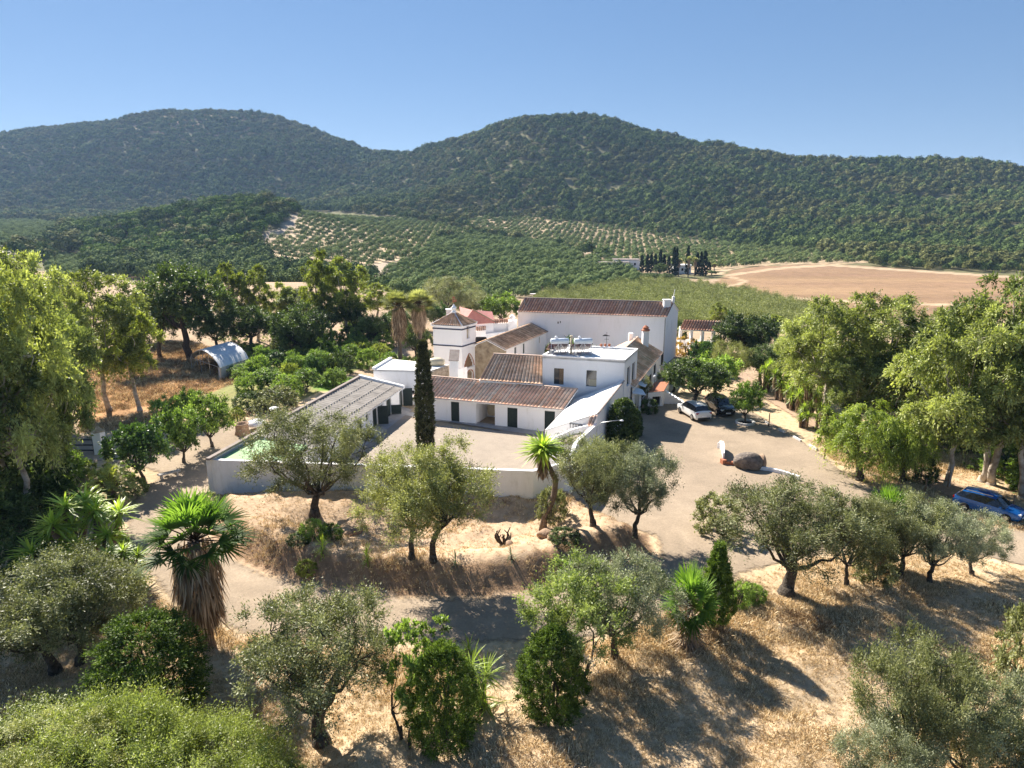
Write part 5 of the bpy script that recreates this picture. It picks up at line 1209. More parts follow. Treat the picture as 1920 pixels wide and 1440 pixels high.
# ---------------------------------------------------------------- far farmhouses
def farm(nm, label, px, py, wd, dp, h, roof, rz=0, parts=()):
    c = hit(px, py); b = building(nm, label, c); z0 = c.z-1
    for dx, dy, w2, d2, h2, rf in ((0, 0, wd, dp, h, roof),)+tuple(parts):
        MB().box((c.x+dx, c.y+dy, z0+(h2+1)/2), (w2, d2, h2+1), rz).build('wall', M['white'], b)
        MB().box((c.x+dx, c.y+dy, c.z+h2+.1), (w2+.6, d2+.6, .3), rz).build('roof', rf, b)
        for k in range(3): MB().box((c.x+dx+(k-1)*w2*.3, c.y+dy-d2/2-.02, c.z+h2*.5), (1., .1, 1.3), 0).build('window', M['dark'], b)
farm('far_farmhouse', 'low white farm building among olives left of the cypress row', 1150, 504, 16, 8, 3.6, M['grayroof'], 0, ((-12, 6, 13, 6, 3.2, M['iron']), (8, 7, 14, 8, 4.6, M['grayroof'])))
farm('cypress_house', 'white house half hidden among cypresses and palms', 1276, 512, 9, 7, 4.2, M['white'])
farm('hillside_cottage', 'tiny white cottage low on the right-hand hill', 1572, 466, 7, 6, 3.5, M['white'])
farm('valley_cottage', 'tiny white cottage high in the wooded valley', 500, 366, 8, 6, 3.5, M['white'])
# ---------------------------------------------------------------- cars
def car(label, paint, at, heading, glassm=None, L_=4.5, plate=True):
    loc = Vector((at[0], at[1], .06)); e = tag(empty('parked_car', loc, heading), label, 'car')
    #      x     zb   belt  w    roof  wr
    st = [(-2.28,.42,.80,.78,.83,.66), (-2.22,.26,.98,.88,1.02,.74), (-2.08,.22,1.08,.91,1.14,.74), (-1.72,.22,1.07,.93,1.58,.64), (-1.0,.22,1.04,.93,1.66,.67), (-.1,.22,1.01,.93,1.66,.67), (.55,.22,.99,.93,1.58,.64), (1.25,.22,.97,.92,1.03,.76), (1.75,.22,.90,.91,.97,.74), (2.12,.26,.80,.86,.86,.66), (2.28,.40,.62,.74,.68,.56)]
    rows = []
    for x, zb, be, w_, ro, wr in st:
        half = [(w_*.86, zb), (w_*.97, zb+.14), (w_, (zb+be)/2+.08), (w_*.965, be), (wr+.06 if ro > be+.2 else wr+.04, ro-.07 if ro > be+.2 else be+(ro-be)*.5), (wr-.1, ro), (0, ro+.03)]
        rows.append([(x, y, z) for y, z in half]+[(x, -y, z) for y, z in reversed(half[:-1])])
    n = len(rows[0]); Vv = [p for r_ in rows for p in r_]; body = []; glass = []
    for i in range(len(rows)-1):
        for k in range(n-1):
            f = (i*n+k, (i+1)*n+k, (i+1)*n+k+1, i*n+k+1); kk = k if k < 6 else n-2-k
            side = kk == 3 and i in (2, 3, 4, 5, 6); top = kk in (4, 5) and i in (2, 6)
            (glass if side or top else body).append(f[::-1])
        body.append((i*n+n-1, i*n, (i+1)*n, (i+1)*n+n-1)[::-1])
    body.append(tuple(range(n))); body.append(tuple((len(rows)-1)*n+k for k in reversed(range(n))))
    for nm, fs, mt in (('body', body, paint), ('windows', glass, M['carglass'])):
        me = bpy.data.meshes.new(nm); me.from_pydata(Vv, [], fs); me.materials.append(mt)
        import bmesh; bm = bmesh.new(); bm.from_mesh(me); bmesh.ops.delete(bm, geom=[v for v in bm.verts if not v.link_faces], context='VERTS'); bmesh.ops.recalc_face_normals(bm, faces=bm.faces) if nm == 'body' else None
        bm.to_mesh(me); bm.free(); o = link(nm, me, e)
        if nm == 'body':
            me.polygons.foreach_set('use_smooth', [True]*len(me.polygons)); md = o.modifiers.new('edge', 'BEVEL'); md.width = .03; md.segments = 2; md.limit_method = 'ANGLE'
    pm = MB()                                          # pillars over the glass
    for sy in (-1, 1):
        for i in (3, 5): x0, _, b0, w0, r0, q0 = st[i]; pm.bar((x0, sy*w0*.97, b0), (x0+(.0), sy*(q0+.065), r0-.07), .09, .03)
    pm.build('pillars', M['carblack'], e, False, False)
    for x in (-1.38, 1.38):
        for sy in (-1, 1):
            wh = empty('wheel', (x, sy*.84, .34)); wh.parent = e
            t = MB().lathe((0,0,-.11), [(.2,0),(.33,0),(.345,.03),(.345,.2),(.33,.23),(.2,.23)], 20).build('tyre', M['tyre'], wh, True, False); t.rotation_euler = (math.pi/2, 0, 0)
            r_ = MB(); r_.lathe((0,0,-.115), [(.03,-.01),(.08,-.01),(.21,.0),(.21,.02)], 16)
            for k in range(5): a = k*1.257; r_.bar((0,0,-.12), (.2*math.cos(a), .2*math.sin(a), -.115), .05, .02)
            o = r_.build('rim', M['rim'], wh, False, False); o.rotation_euler = (math.pi/2 if sy > 0 else -math.pi/2, 0, 0)
    for sy in (-1, 1):
        MB().box((2.13, sy*.62, .76), (.22, .36, .13), -sy*.35).build('headlight', M['lampglass'], e, False, False)
        MB().box((-2.2, sy*.70, .93), (.12, .34, .14), sy*.2).build('tail_light', M['taillight'], e, False, False)
        MB().box((.95, sy*1.0, 1.03), (.16, .2, .13)).build('wing_mirror', paint, e, False, False)
        MB().bar((-1.5, sy*.62, 1.68), (.3, sy*.62, 1.68), .04).build('roof_rail', M['metal'], e, False, False)
    MB().box((-2.3,0,.62), (.03,.52,.11)).build('number_plate', M['white'], e, False, False)
    MB().box((2.29,0,.44), (.03,.52,.11)).build('number_plate', M['white'], e, False, False)
    MB().box((2.26,0,.60), (.04,.9,.16)).build('grille', M['iron'], e, False, False)
    MB().box((-2.27,0,.38), (.06,1.4,.2)).box((2.24,0,.32), (.06,1.4,.16)).build('bumper_trim', M['iron'], e, False, False)
    return e
cW = W(1300, 781, 0); car('white SUV parked with its rear to the courtyard side, under the trees', M['carwhite'], cW, math.radians(103))
cB = W(1347, 775, 0); car('black car parked in deep tree shade beside the white SUV', M['carblack'], (cB.x+.3, cB.y+.6), math.radians(-84))
cU = W(1856, 968, 0); car('bright blue hatchback parked at the right edge by the track', M['carblue'], (cU.x+.1, cU.y+.4), math.radians(-50)).scale = (.92, .92, .92)

# ---------------------------------------------------------------- boulder, curved walls, kerbs and small yard objects
r = np.random.RandomState(3); c = W(1403, 879, 0)
import bmesh
def rock(name, mat, loc, sx, sy, sz, seed, rz=0, sub=4, amp=.16, parent=None):
    bm = bmesh.new(); bmesh.ops.create_icosphere(bm, subdivisions=sub, radius=1)
    for v in bm.verts:
        d = v.co.copy(); k = 1+amp*(vnoise(np.array([d.x*1.3+seed*7.1+9]), np.array([d.y*1.3+d.z*1.1+seed+4]))[0]-.5)*2+amp*.35*(vnoise(np.array([d.x*5+seed]), np.array([d.y*5+d.z*4+3]))[0]-.5)
        v.co = Vector((d.x*sx*k, d.y*sy*k, max(-.55, d.z)*sz*k))
    me = bpy.data.meshes.new(name); bm.to_mesh(me); bm.free(); me.materials.append(mat); me.polygons.foreach_set('use_smooth', [True]*len(me.polygons))
    o = link(name, me); o.location = loc; o.rotation_euler = (0, 0, rz); return o
o = rock('boulder', M['boulder'], (c.x, c.y+.2, .5), 1.15, .9, .82, 2, -.1); tag(o, 'large rounded grey-brown boulder lying in the gravel yard', 'boulder')
o = rock('leaning_slab', M['rock'], (c.x+1.2, c.y+.2, .45), .25, .55, .75, 4, .2, 3); tag(o, 'small upright brown slab leaning on the right of the boulder', 'stone')
def lowwall(name, label, pts, h, wd, mat, extra=None):
    b = tag(empty(name, (pts[0].x, pts[0].y, 0)), label, 'low wall'); mb = MB()
    for (a, ha), (c_, hc) in zip(zip(pts[:-1], h[:-1]), zip(pts[1:], h[1:])):
        d = (V2(c_)-V2(a)); n_ = Vector((-d.y, d.x)).normalized()*wd
        mb.prism([(a.x,a.y),(c_.x,c_.y),(c_.x+n_.x,c_.y+n_.y),(a.x+n_.x,a.y+n_.y)], -.1, [ha,hc,hc,ha])
    mb.build('masonry', mat, b); return b
b = lowwall('curved_yard_wall', 'upright white curved wall stub with red brick foot left of the boulder', [W(1357,869,0), W(1357.5,857,0), W(1355.5,846,0), W(1351,841,0), W(1345,840,0)], [.95,1.05,.95,.75,.5], .14, M['white'])
q = W(1363, 871, 0); MB().box((q.x-.3,q.y+.1,.2), (.35,.5,.5), .2).box((q.x+.35,q.y-.1,.14), (1.0,.35,.34), -.15).box((q.x+.95,q.y-.25,.1), (.5,.3,.25), .1).build('brick_foot', M['clay'], b)
lowwall('curved_yard_kerb', 'low white curved kerb wall running right from the boulder', [W(1422,882,0), W(1440,884,0), W(1462,889,0), W(1480,895,0), W(1497,902,0)], [.3,.32,.33,.35,.4], .2, M['white'])
ks = [W(x, y, 0) for x, y in ((1432,793),(1440,797),(1458,807),(1470,813),(1486,821),(1500,829),(1515,837),(1530,845),(1545,853))]
for k in (0, 2, 4, 6):
    b = lowwall('painted_kerb', 'whitewashed kerb stone edging the strip between yard and dirt track', ks[k:k+2], [.22,.22], .18, M['kerbm']); b['category'] = 'kerb'; b['group'] = 'whitewashed kerbs along the dirt track'
c = W(1397, 794, 0); mb = MB(); mb.lathe((c.x,c.y,0), [(1.0,0),(1.0,.24),(.78,.24),(.78,.05)], 20)
tag(mb.build('tree_ring', M['kerbm']), 'white ring of stones around the foot of the small yard tree', 'tree ring')
POST = [((1441,800), 1.4), ((1545,862), 2.3), ((1734,923), 1.1), ((1726,900), 1.0), ((1776,915), 1.4), ((1897,960), 1.3), ((1656,893), 1.2)]
lbl = ['thin stake beside the kerb near the small yard tree', 'tall thin stake at the end of the painted kerb', 'short dark post on the near side of the dirt track', 'weathered fence post under the pepper tree edge', 'round wooden post beside the twin pale trunks', 'fence post just behind the blue car', 'short leaning post right of the pepper tree']
for (p, h), lb in zip(POST, lbl):
    q = hit(*p); mb = MB(); mb.tube([(0,0,-.1),(.02,0,h*.5),(0,.02,h)], [.06,.055,.05], 7); o = tag(mb.build('wooden_post', M['wood'], smooth=True), lb, 'post'); o.location = q
# gate and pillar on the left
c = W(190, 851, 0); b = tag(empty('gate_pillar', (c.x, c.y, 0)), 'white square gate pillar with a pointed ochre cap', 'pillar')
MB().box((0,0,1.05), (.75,.75,2.1)).build('shaft', M['white'], b, False, False); MB().lathe((0,0,2.1), [(.62,0),(.62,.08),(.02,.5)], 4).build('cap', M['ochre'], b, False, False)
b = tag(empty('field_gate', (c.x-.5, c.y, 0), math.pi), 'dark rail gate hung left of the white pillar', 'gate')
for z in (.35, .85, 1.35): MB().bar((0,0,z), (3.2,0,z), .12, .12).build('rail', M['iron'], b, False, False)
for x in (.05, 3.15): MB().box((x,0,.75), (.14,.14,1.5)).build('stile', M['iron'], b, False, False)
# bench, planter, white umbrella on the left
c = hit(318, 896); b = tag(empty('stone_bench', c, .75), 'pale stone slab bench beside the drive left of the long wall', 'bench')
MB().box((0,0,.46), (1.7,.45,.09)).build('seat', M['concrete'], b, False, False)
for x in (-.6, .6): MB().box((x,0,.2), (.14,.36,.42)).build('leg', M['concrete'], b, False, False)
c = hit(455, 815); b = tag(empty('stone_planter', c), 'round brown stone planter by the drive beside the west wing', 'planter')
MB().lathe((0,0,0), [(.75,0),(.62,.5),(.6,1.0),(.7,1.15),(.55,1.15),(.5,.9)], 14).build('bowl', M['rock'], b, True, False)
c = hit(482, 805); o = tag(MB().lathe((0,0,0), [(1.0,.5),(.9,.75),(.6,.95),(.2,1.05),(.02,1.08)], 14).build('white_dome_cover', M['plastic'], smooth=True), 'low white dome cover just behind the west wing parapet', 'cover'); o.location = c
c = hit(515, 782); b = tag(empty('garden_parasol', c, 0, (.5, .5, .55)), 'small white parasol beyond the west wing roof', 'parasol')
MB().bar((0,0,0), (0,0,2.0), .05).build('pole', M['metal'], b, False, False); MB().lathe((0,0,1.8), [(1.0,0),(.6,.2),(.05,.35)], 8).build('canopy', M['white'], b, False, False)
# brown slatted fence behind the palms
a, c = hit(735, 652), hit(768, 652); b = tag(empty('slatted_fence', a), 'brown slatted fence beside the dusty path behind the palms', 'fence')
for k in range(9):
    t = k/8; p = a*(1-t)+c*t; MB().box((p.x,p.y,p.z+1.4), (.14,.14,2.8)).build('picket', M['wood'], b)
MB().bar((a.x,a.y,a.z+2.3), (c.x,c.y,c.z+2.3), .12).build('rail', M['wood'], b)
# cart of logs in the courtyard and cactus, rocks on the mound
c = hit(945, 1018); b = tag(empty('candelabra_cactus', c), 'dark branching cactus on the bare bank in front of the wall', 'cactus')
mb = MB(); r = np.random.RandomState(9)
for k in range(17):
    a = r.uniform(0, 6.28); q = r.uniform(.1, .55); x, y = math.cos(a)*q, math.sin(a)*q*.5; hh_ = r.uniform(.35,1.0); mb.tube([(x*.3,y*.3,-.1),(x*.9,y,.16),(x*1.3+r.uniform(-.1,.1),y*1.3,hh_*.6),(x*1.3+r.uniform(-.2,.2),y*1.3,hh_)], [.06,.06,.05,.03], 8)
mb.build('stems', M['cactus'], b, True, False)
for k, (x, y, s) in enumerate(((1022,1006,.42),(1035,1008,.3),(1048,1010,.35),(655,1003,.3),(668,1000,.4),(955,1022,.25))):
    c = hit(x, y); o = rock('garden_rock', M['rock'], (c.x, c.y, c.z+s*.3), s*1.2, s, s*.8, k+20, k, 3, .25); tag(o, ['reddish rock at the foot of the skirted yucca', 'smaller rock right of the skirted yucca foot', 'rock under the olive beside the skirted yucca', 'dark rock left of the pair under the big olive', 'larger rock under the big olive by the wall', 'flat rock below the dark cactus'][k], 'rock')
# haze
me = bpy.data.meshes.new('haze'); m_ = MB().box((0, 3300, 190), (16000, 7400, 440)); me.from_pydata(m_.v, [], m_.f)
hm = bpy.data.materials.new('haze'); hm.use_nodes = True; t = hm.node_tree; t.nodes.clear(); ou = t.nodes.new('ShaderNodeOutputMaterial'); pv = t.nodes.new('ShaderNodeVolumePrincipled')
pv.inputs['Color'].default_value = (.40,.62,1,1); pv.inputs['Density'].default_value = .00009; pv.inputs['Anisotropy'].default_value = .2; t.links.new(pv.outputs[0], ou.inputs['Volume'])
me.materials.append(hm); o = link('haze', me); tag(o, kind='stuff')
# ---------------------------------------------------------------- planting
# prototypes
def oliv(seed, mat_, H, R, **k):
    d = dict(nl=10, ns=12, ntw=22, nlf=17, Ln=.105, Wd=.034, fork=.24, trunk=.14, z0=.17, lob=.42); d.update(k)
    return tree(seed, M[mat_], M['bark'], H=H, R=R, **d)
OL = [oliv(101+k, ('olive','oliveyellow','olivegrey')[k % 3], 5.2, 2.7) for k in range(6)]
OLD = oliv(120, 'olive', 5.6, 2.8, nl=11, trunk=.21, z0=.28)
YOLD = oliv(121, 'oliveyellow', 5.4, 3.0, nl=11, z0=.16, trunk=.12, fork=.3, ntw=20)
YOLD2 = oliv(122, 'oliveyellow', 5.6, 2.5, nl=10, z0=.3, trunk=.12, fork=.34, lean=.35)
WOL = oliv(123, 'olive', 5.6, 3.3, nl=12, z0=.2, trunk=.18, fork=.2, lob=.36, ntw=20)
PIS = tree(124, M['almond'], M['bark'], H=4.6, R=2.2, z0=.1, nl=10, ns=10, ntw=16, nlf=14, Ln=.10, Wd=.045, fork=.2, trunk=.06, lob=.4, up=.6, nst=3)
EU = [tree(130+k, M[('euc','eucdark','euc','eucdark')[k]], M['ebark'], H=14, R=5., z0=.10, nl=16, ns=12, ntw=17, nlf=14, Ln=.27, Wd=.10, fork=.3, trunk=.22, lob=.34, droop=.5, up=.3, flat=.8, spread=.9, nst=(1,2,1,2)[k]) for k in range(4)]
EUL = tree(140, M['yellowgreen'], M['ebark'], H=10, R=2.6, z0=.14, nl=12, ns=10, ntw=15, nlf=13, Ln=.20, Wd=.08, fork=.4, trunk=.17, lob=.4, droop=.4)
DK = [tree(150+k, M['darkleaf'], M['bark'], H=7, R=3.4, z0=.3, nl=10, ns=11, ntw=14, nlf=13, Ln=.22, Wd=.11, fork=.35, trunk=.25, lob=.42) for k in range(2)]
ROUND = tree(152, M['darkleaf'], M['bark'], H=6, R=3.4, z0=.05, nl=14, ns=13, ntw=14, nlf=13, Ln=.2, Wd=.11, fork=.3, trunk=.25, lob=.42)
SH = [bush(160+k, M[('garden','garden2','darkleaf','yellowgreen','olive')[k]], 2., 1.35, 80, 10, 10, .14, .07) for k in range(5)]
CIT = [tree(170+k, M[('garden','garden2','citrus')[k]], M['bark'], H=3.6, R=1.9, z0=.18, nl=9, ns=9, ntw=12, nlf=11, Ln=.16, Wd=.09, fork=.2, trunk=.1, lob=.45) for k in range(3)]
conep = lambda t: (max(0, 1-t)**.62)*min(1, .55+t*5)
THC = bush(180, M['thuja'], 4.5, 1.0, 420, 9, 10, .09, .04, up=1.6, spread=.32, prof=conep, tl=.32, base=.5, fill=.45)
THR = bush(181, M['thuja'], 4.0, 1.5, 520, 10, 10, .09, .042, up=.9, spread=.5, prof=lambda t: (1-max(0,(t-.35)/.66)**2.2)**.6*min(1,.7+t*2), tl=.24, fill=.5)
THR2 = bush(182, M['thuja'], 4.0, 1.7, 560, 10, 10, .09, .042, up=.5, spread=.6, prof=lambda t: math.sqrt(max(0,1-(abs(t-.4)/.62)**2.6)), tl=.22, fill=.5)
CYP = bush(183, M['cypress'], 10.5, .62, 900, 8, 9, .14, .055, up=1.5, spread=.35, prof=lambda t: min(1,.80+t*.8)*(1-max(0,(t-.45)/.56)**1.7*.78), tl=.42, fill=.55)
FCY = bush(184, M['fcyp'], 11, 1.0, 110, 7, 7, .5, .22, up=1.6, spread=.35, prof=lambda t: min(1,.6+t*2)*(1-t**2.2), tl=.5, fill=.6)
PEP = tree(190, M['pepper'], M['bark'], H=5.2, R=2.9, z0=.12, nl=12, ns=10, ntw=15, nlf=16, Ln=.18, Wd=.05, fork=.3, trunk=.2, lob=.36, droop=1.5, up=0)
HEDGE = bush(191, M['darkleaf'], 4.6, 1.3, 320, 10, 11, .15, .08, up=.6, prof=lambda t: (1-t**3)**.5*min(1,.8+t), tl=.25)
DEAD = tree(192, M['dryleaf'], M['bark'], H=3.2, R=1.3, z0=.25, nl=5, ns=6, ntw=6, nlf=5, Ln=.09, Wd=.04, fork=.3, trunk=.05, up=.7)
SAP = tree(193, M['garden2'], M['bark'], H=3.6, R=.9, z0=.1, nl=6, ns=6, ntw=8, nlf=9, Ln=.13, Wd=.06, fork=.2, trunk=.035, up=1., nst=3)
BIG = bush(194, M['brightolive'], 3.6, 2.6, 300, 14, 20, .11, .028, up=1.5, spread=.5, tl=.42, fill=.62)
BIG2 = bush(195, M['brightolive'], 3.4, 2.4, 280, 14, 20, .11, .028, up=1.7, spread=.5, tl=.44, fill=.6)
WP1 = fanpalm(200, 4.8, 40, 1.05, 1.25, (3.6, .70), .24)
WP2 = fanpalm(201, 2.3, 34, 1.0, .75, (1.6, .75), .22)
WP3 = fanpalm(202, 1.6, 26, 1.15, .9, (.0, 0), .2)
WTALL = [fanpalm(203+k, 8.6, 46, 1.0, 1.1, (4.2-1.0*k, .55), .2, zlo=-.7, leaf=M['oliveyellow']) for k in range(2)]
DP = datepalm(210)
Y1 = yucca(220, M['yucca'], [(0,0,2.2),(.7,.2,2.6),(-.7,.3,2.0),(.2,-.6,1.7),(-.4,-.5,2.6),(1.1,-.4,1.8),(-1.2,-.2,1.5),(.4,.7,2.9),(-.1,.1,3.0),(1.4,.4,2.3)], .85, .10, 80)
Y2_ = yucca(221, M['yucca'], [(0,0,1.8),(.6,.3,2.1),(-.5,.2,1.4),(.1,-.5,1.0),(.9,-.4,1.3)], .8, .10, 80, skirt=.9)
YT = yucca(222, M['yucca'], [(0,0,3.8)], .85, .10, 230, .09, skirt=1.0)
YS = yucca(223, M['yucca'], [(0,0,.18)], .62, .07, 60, .06)
YG = yucca(224, M['agave'], [(0,0,.15)], .55, .07, 26, .06)
YP = yucca(225, M['yucca'], [(0,0,.5),(.35,.1,1.1),(-.2,.2,1.5),(.2,-.2,.2)], 1.0, .07, 44, .06)

WIDE += OL+[OLD, YOLD, YOLD2, WOL, PIS]
# --- foreground row
put(BIG, 'oleander_bush', 'bright green feathery bush filling the bottom left corner', 'bush', (40,1500), 1325, 380, rot=.3)
put(BIG2, 'oleander_bush', 'bright green feathery bush at the bottom edge, second from the left corner', 'bush', (220,1510), 1300, 330, rot=1.2)
put(BIG, 'oleander_bush', 'bright green feathery bush at the bottom edge below the dark round shrub', 'bush', (385,1530), 1345, 320, rot=2.2)
put(OL[1], 'oleander_bush', 'loose olive-green bush in the very corner at bottom left', 'bush', (120,1530), 1345, 240, rot=5)
put(BIG2, 'oleander_bush', 'low bright green bush at the bottom edge left of the gnarled olive', 'bush', (500,1575), 1425, 230, rot=4.)
put(OL[3], 'olive_tree', 'wide grey-green olive at the left edge below the yucca clump', 'olive tree', (105,1262), 1045, 300)
put(OL[0], 'olive_tree', 'grey-green olive between the yucca clump and the skirted fan palm', 'olive tree', (150,1245), 1040, 250, rot=1)
put(THR2, 'round_shrub', 'dense dark green round shrub left of the skirted fan palm', 'shrub', (290,1330), 1152, 205)
put(WP1, 'fan_palm', 'tall fan palm with a thick brown skirt of dead fronds beside the loop drive', 'palm', (388,1212), 925, 175, Wm=5.2)
put(OLD, 'olive_tree', 'gnarled old olive with thick dark trunk in the bottom foreground', 'olive tree', (603,1392), 1112, 300, rot=5.1)
put(THR, 'thuja_shrub', 'upright dark green thuja at the bottom centre beside pale yucca leaves', 'thuja', (832,1388), 1205, 140)
put(SAP, 'sapling', 'thin leafy sapling close on the left of the upright thuja', 'sapling', (765,1392), 1165, 95)
put(SAP, 'sapling', 'thin leafy sapling growing behind the top of the upright thuja', 'sapling', (812,1300), 1160, 90, rot=2)
put(YP, 'yucca', 'straggly pale yellow-green yucca right of the upright thuja', 'yucca', (898,1328), 1215, 110)
put(YS, 'yucca', 'small upright green yucca on the roadside above the thuja', 'yucca', (879,1228), 1186, 45)
put(THR, 'thuja_shrub', 'rounded dark thuja tangled with dead grey twigs in the bottom centre', 'thuja', (1035,1332), 1175, 135, rot=2)
put(DEAD, 'dead_creeper', 'leafless grey twigs spilling over the right side of the rounded thuja', 'creeper', (1080,1325), 1180, 95)
put(PIS, 'almond_tree', 'light green airy tree behind the rounded thuja', 'tree', (1085,1268), 1040, 215)
put(OL[2], 'olive_tree', 'silvery olive between the airy light green tree and the small fan palm', 'olive tree', (1152,1232), 1032, 210, rot=.4)
put(WP3, 'fan_palm', 'small bright fan palm beside the pointed thuja', 'palm', (1290,1208), 1062, 110, Wm=3.0)
mbp = yucca(230, M['thatch'], [(0,0,.4),(.2,.1,.6)], .8, .1, 90, .2)
put(mbp, 'dead_palm_fronds', 'heap of dry brown fronds at the foot of the small fan palm', 'dead fronds', (1292,1212), 1135, 80)
put(THC, 'pointed_thuja', 'pointed dark green thuja standing right of the small fan palm', 'thuja', (1338,1182), 1018, 70)
for x, y, ty, w_, lb in ((1385,1135,1090,60,'low green shrub just right of the pointed thuja'), (1412,1128,1096,50,'low green shrub at the drive edge left of the large dark-trunked olive'), (1070,1075,1045,60,'low dark shrub at the right end of the bank'), (1220,1100,1065,70,'low shrub in shade behind the silvery olive')):
    put(SH[1], 'low_shrub', lb, 'shrub', (x, y), ty, w_)
put(OLD, 'olive_tree', 'large dark-trunked olive on the right below the gravel yard', 'olive tree', (1474,1112), 902, 255, rot=3.4)
put(SH[4], 'clipped_shrub', 'rounded shrub at the yard edge left of the large dark-trunked olive', 'shrub', (1345,998), 926, 92)
put(OL[0], 'olive_tree', 'olive with pruned short trunk right of the large dark-trunked olive', 'olive tree', (1587,1098), 935, 135, rot=5)
put(WP2, 'fan_palm', 'fan palm rising between the olives on the right', 'palm', (1650,1062), 912, 110, Wm=2.9)
put(OL[3], 'olive_tree', 'olive directly right of the fan palm on the right bank', 'olive tree', (1688,1078), 925, 150, rot=1.9)
put(OL[2], 'olive_tree', 'silvery olive with low dark trunk, second right of the fan palm', 'olive tree', (1742,1092), 940, 150, rot=.5)
put(OL[5], 'olive_tree', 'open-branched olive nearest the blue car', 'olive tree', (1822,1078), 962, 118, rot=2.5)
put(SH[4], 'low_shrub', 'low olive-green shrub under the fan palm on the right bank', 'shrub', (1640,1088), 1020, 80)
put(OL[3], 'olive_tree', 'leafy olive in the bottom right, topmost of its clump', 'olive tree', (1690,1490), 1195, 205, rot=2.0)
put(OL[0], 'olive_tree', 'leafy olive in the bottom right leaning over the clump', 'olive tree', (1795,1500), 1255, 230, rot=.2)
put(OL[2], 'olive_tree', 'silvery olive filling the bottom right corner', 'olive tree', (1910,1520), 1290, 240, rot=3)
put(OL[5], 'olive_tree', 'olive at the bottom edge in front of the right-hand clump', 'olive tree', (1660,1560), 1345, 200, rot=5)
put(SH[4], 'olive_shrub', 'bushy green olive cut by the right edge above the bottom corner', 'olive tree', (1935,1285), 1130, 130)
# --- the bank in front of the wall
put(WOL, 'olive_tree', 'wide spreading olive against the left part of the white wall', 'olive tree', (590,966), 757, 270, rot=2.4)
put(YOLD, 'olive_tree', 'yellow-green olive in front of the wall, left one of the touching pair', 'olive tree', (772,1046), 842, 215, rot=3.6)
put(YOLD2, 'olive_tree', 'yellow-green olive in front of the wall, right one of the touching pair', 'olive tree', (812,1048), 830, 215, rot=-.2)
put(YT, 'tree_yucca', 'tall yucca with brown skirt and bright top in front of the wall corner', 'yucca', (1016,994), 812, 105)
put(OL[3], 'olive_tree', 'dark green olive at the wall corner right of the tall yucca', 'olive tree', (1112,986), 822, 155, rot=.7)
put(OL[2], 'olive_tree', 'full round olive overhanging the gravel yard', 'olive tree', (1190,1003), 836, 150, rot=1.7)
for p_, x, y, ty, w_, lb, nm in ((YS,605,1036,995,45,'bright yellow-green yucca below the big olive by the wall','yucca'), (YS,688,1051,1014,36,'small pale yucca halfway along the bank','yucca'), (YG,854,1058,1030,36,'grey spiky agave right of the touching pair of olives','agave'), (YG,959,1048,1020,32,'dark spiky agave below the cactus','agave'), (YG,562,1068,1040,30,'tiny agave on the left slope of the bank','agave')):
    put(p_, nm, lb, nm, (x, y), ty, w_)
for p_, x, y, ty, w_, lb in ((SH[1],588,1012,975,55,'light green shrub below the big olive by the wall'), (SH[0],622,1010,982,45,'second light green shrub right of the first below the big olive'), (SH[2],560,1018,1000,45,'dark low shrub with a reddish edge left on the bank'), (SH[4],1035,975,915,60,'loose green shrub against the wall behind the tall yucca'), (SH[2],1060,1015,990,60,'dark low plants among the rocks right of the tall yucca'), (SH[3],575,1075,1050,40,'small yellowish weed clump on the left slope of the bank')):
    put(p_, 'low_shrub', lb, 'shrub', (x, y), ty, w_)
# --- by the buildings
put(CYP, 'cypress_tree', 'tall slender dark cypress standing inside the courtyard', 'cypress', W(799,862,.05), 640, 36)
put(HEDGE, 'wall_hedge', 'tall dark green hedge clump against the east wall', 'hedge', W(1166,842,0), 748, 62)
put(HEDGE, 'wall_hedge', 'lower dark hedge clump toward the white porch', 'hedge', W(1186,818,0), 765, 36)
put(SH[2], 'round_shrub', 'round dark shrub beside the porch', 'shrub', W(1216,774,0), 748, 36)
put(CIT[0], 'courtyard_tree', 'small dark tree rising behind the white flat-roofed house', 'tree', W(1078,700,0), 634, 70, rot=1)
put(SH[3], 'courtyard_shrub', 'yellow-green shrub behind the left corner of the white house', 'shrub', W(1031,690,0), 643, 22)
put(SH[0], 'courtyard_shrub', 'leafy plant in the inner court by the chapel wall', 'shrub', W(988,690,0), 648, 26)
put(OL[4], 'climbing_shrub', 'grey-green tree against the east wing beside the porch', 'tree', W(1203,757,0), 706, 36)
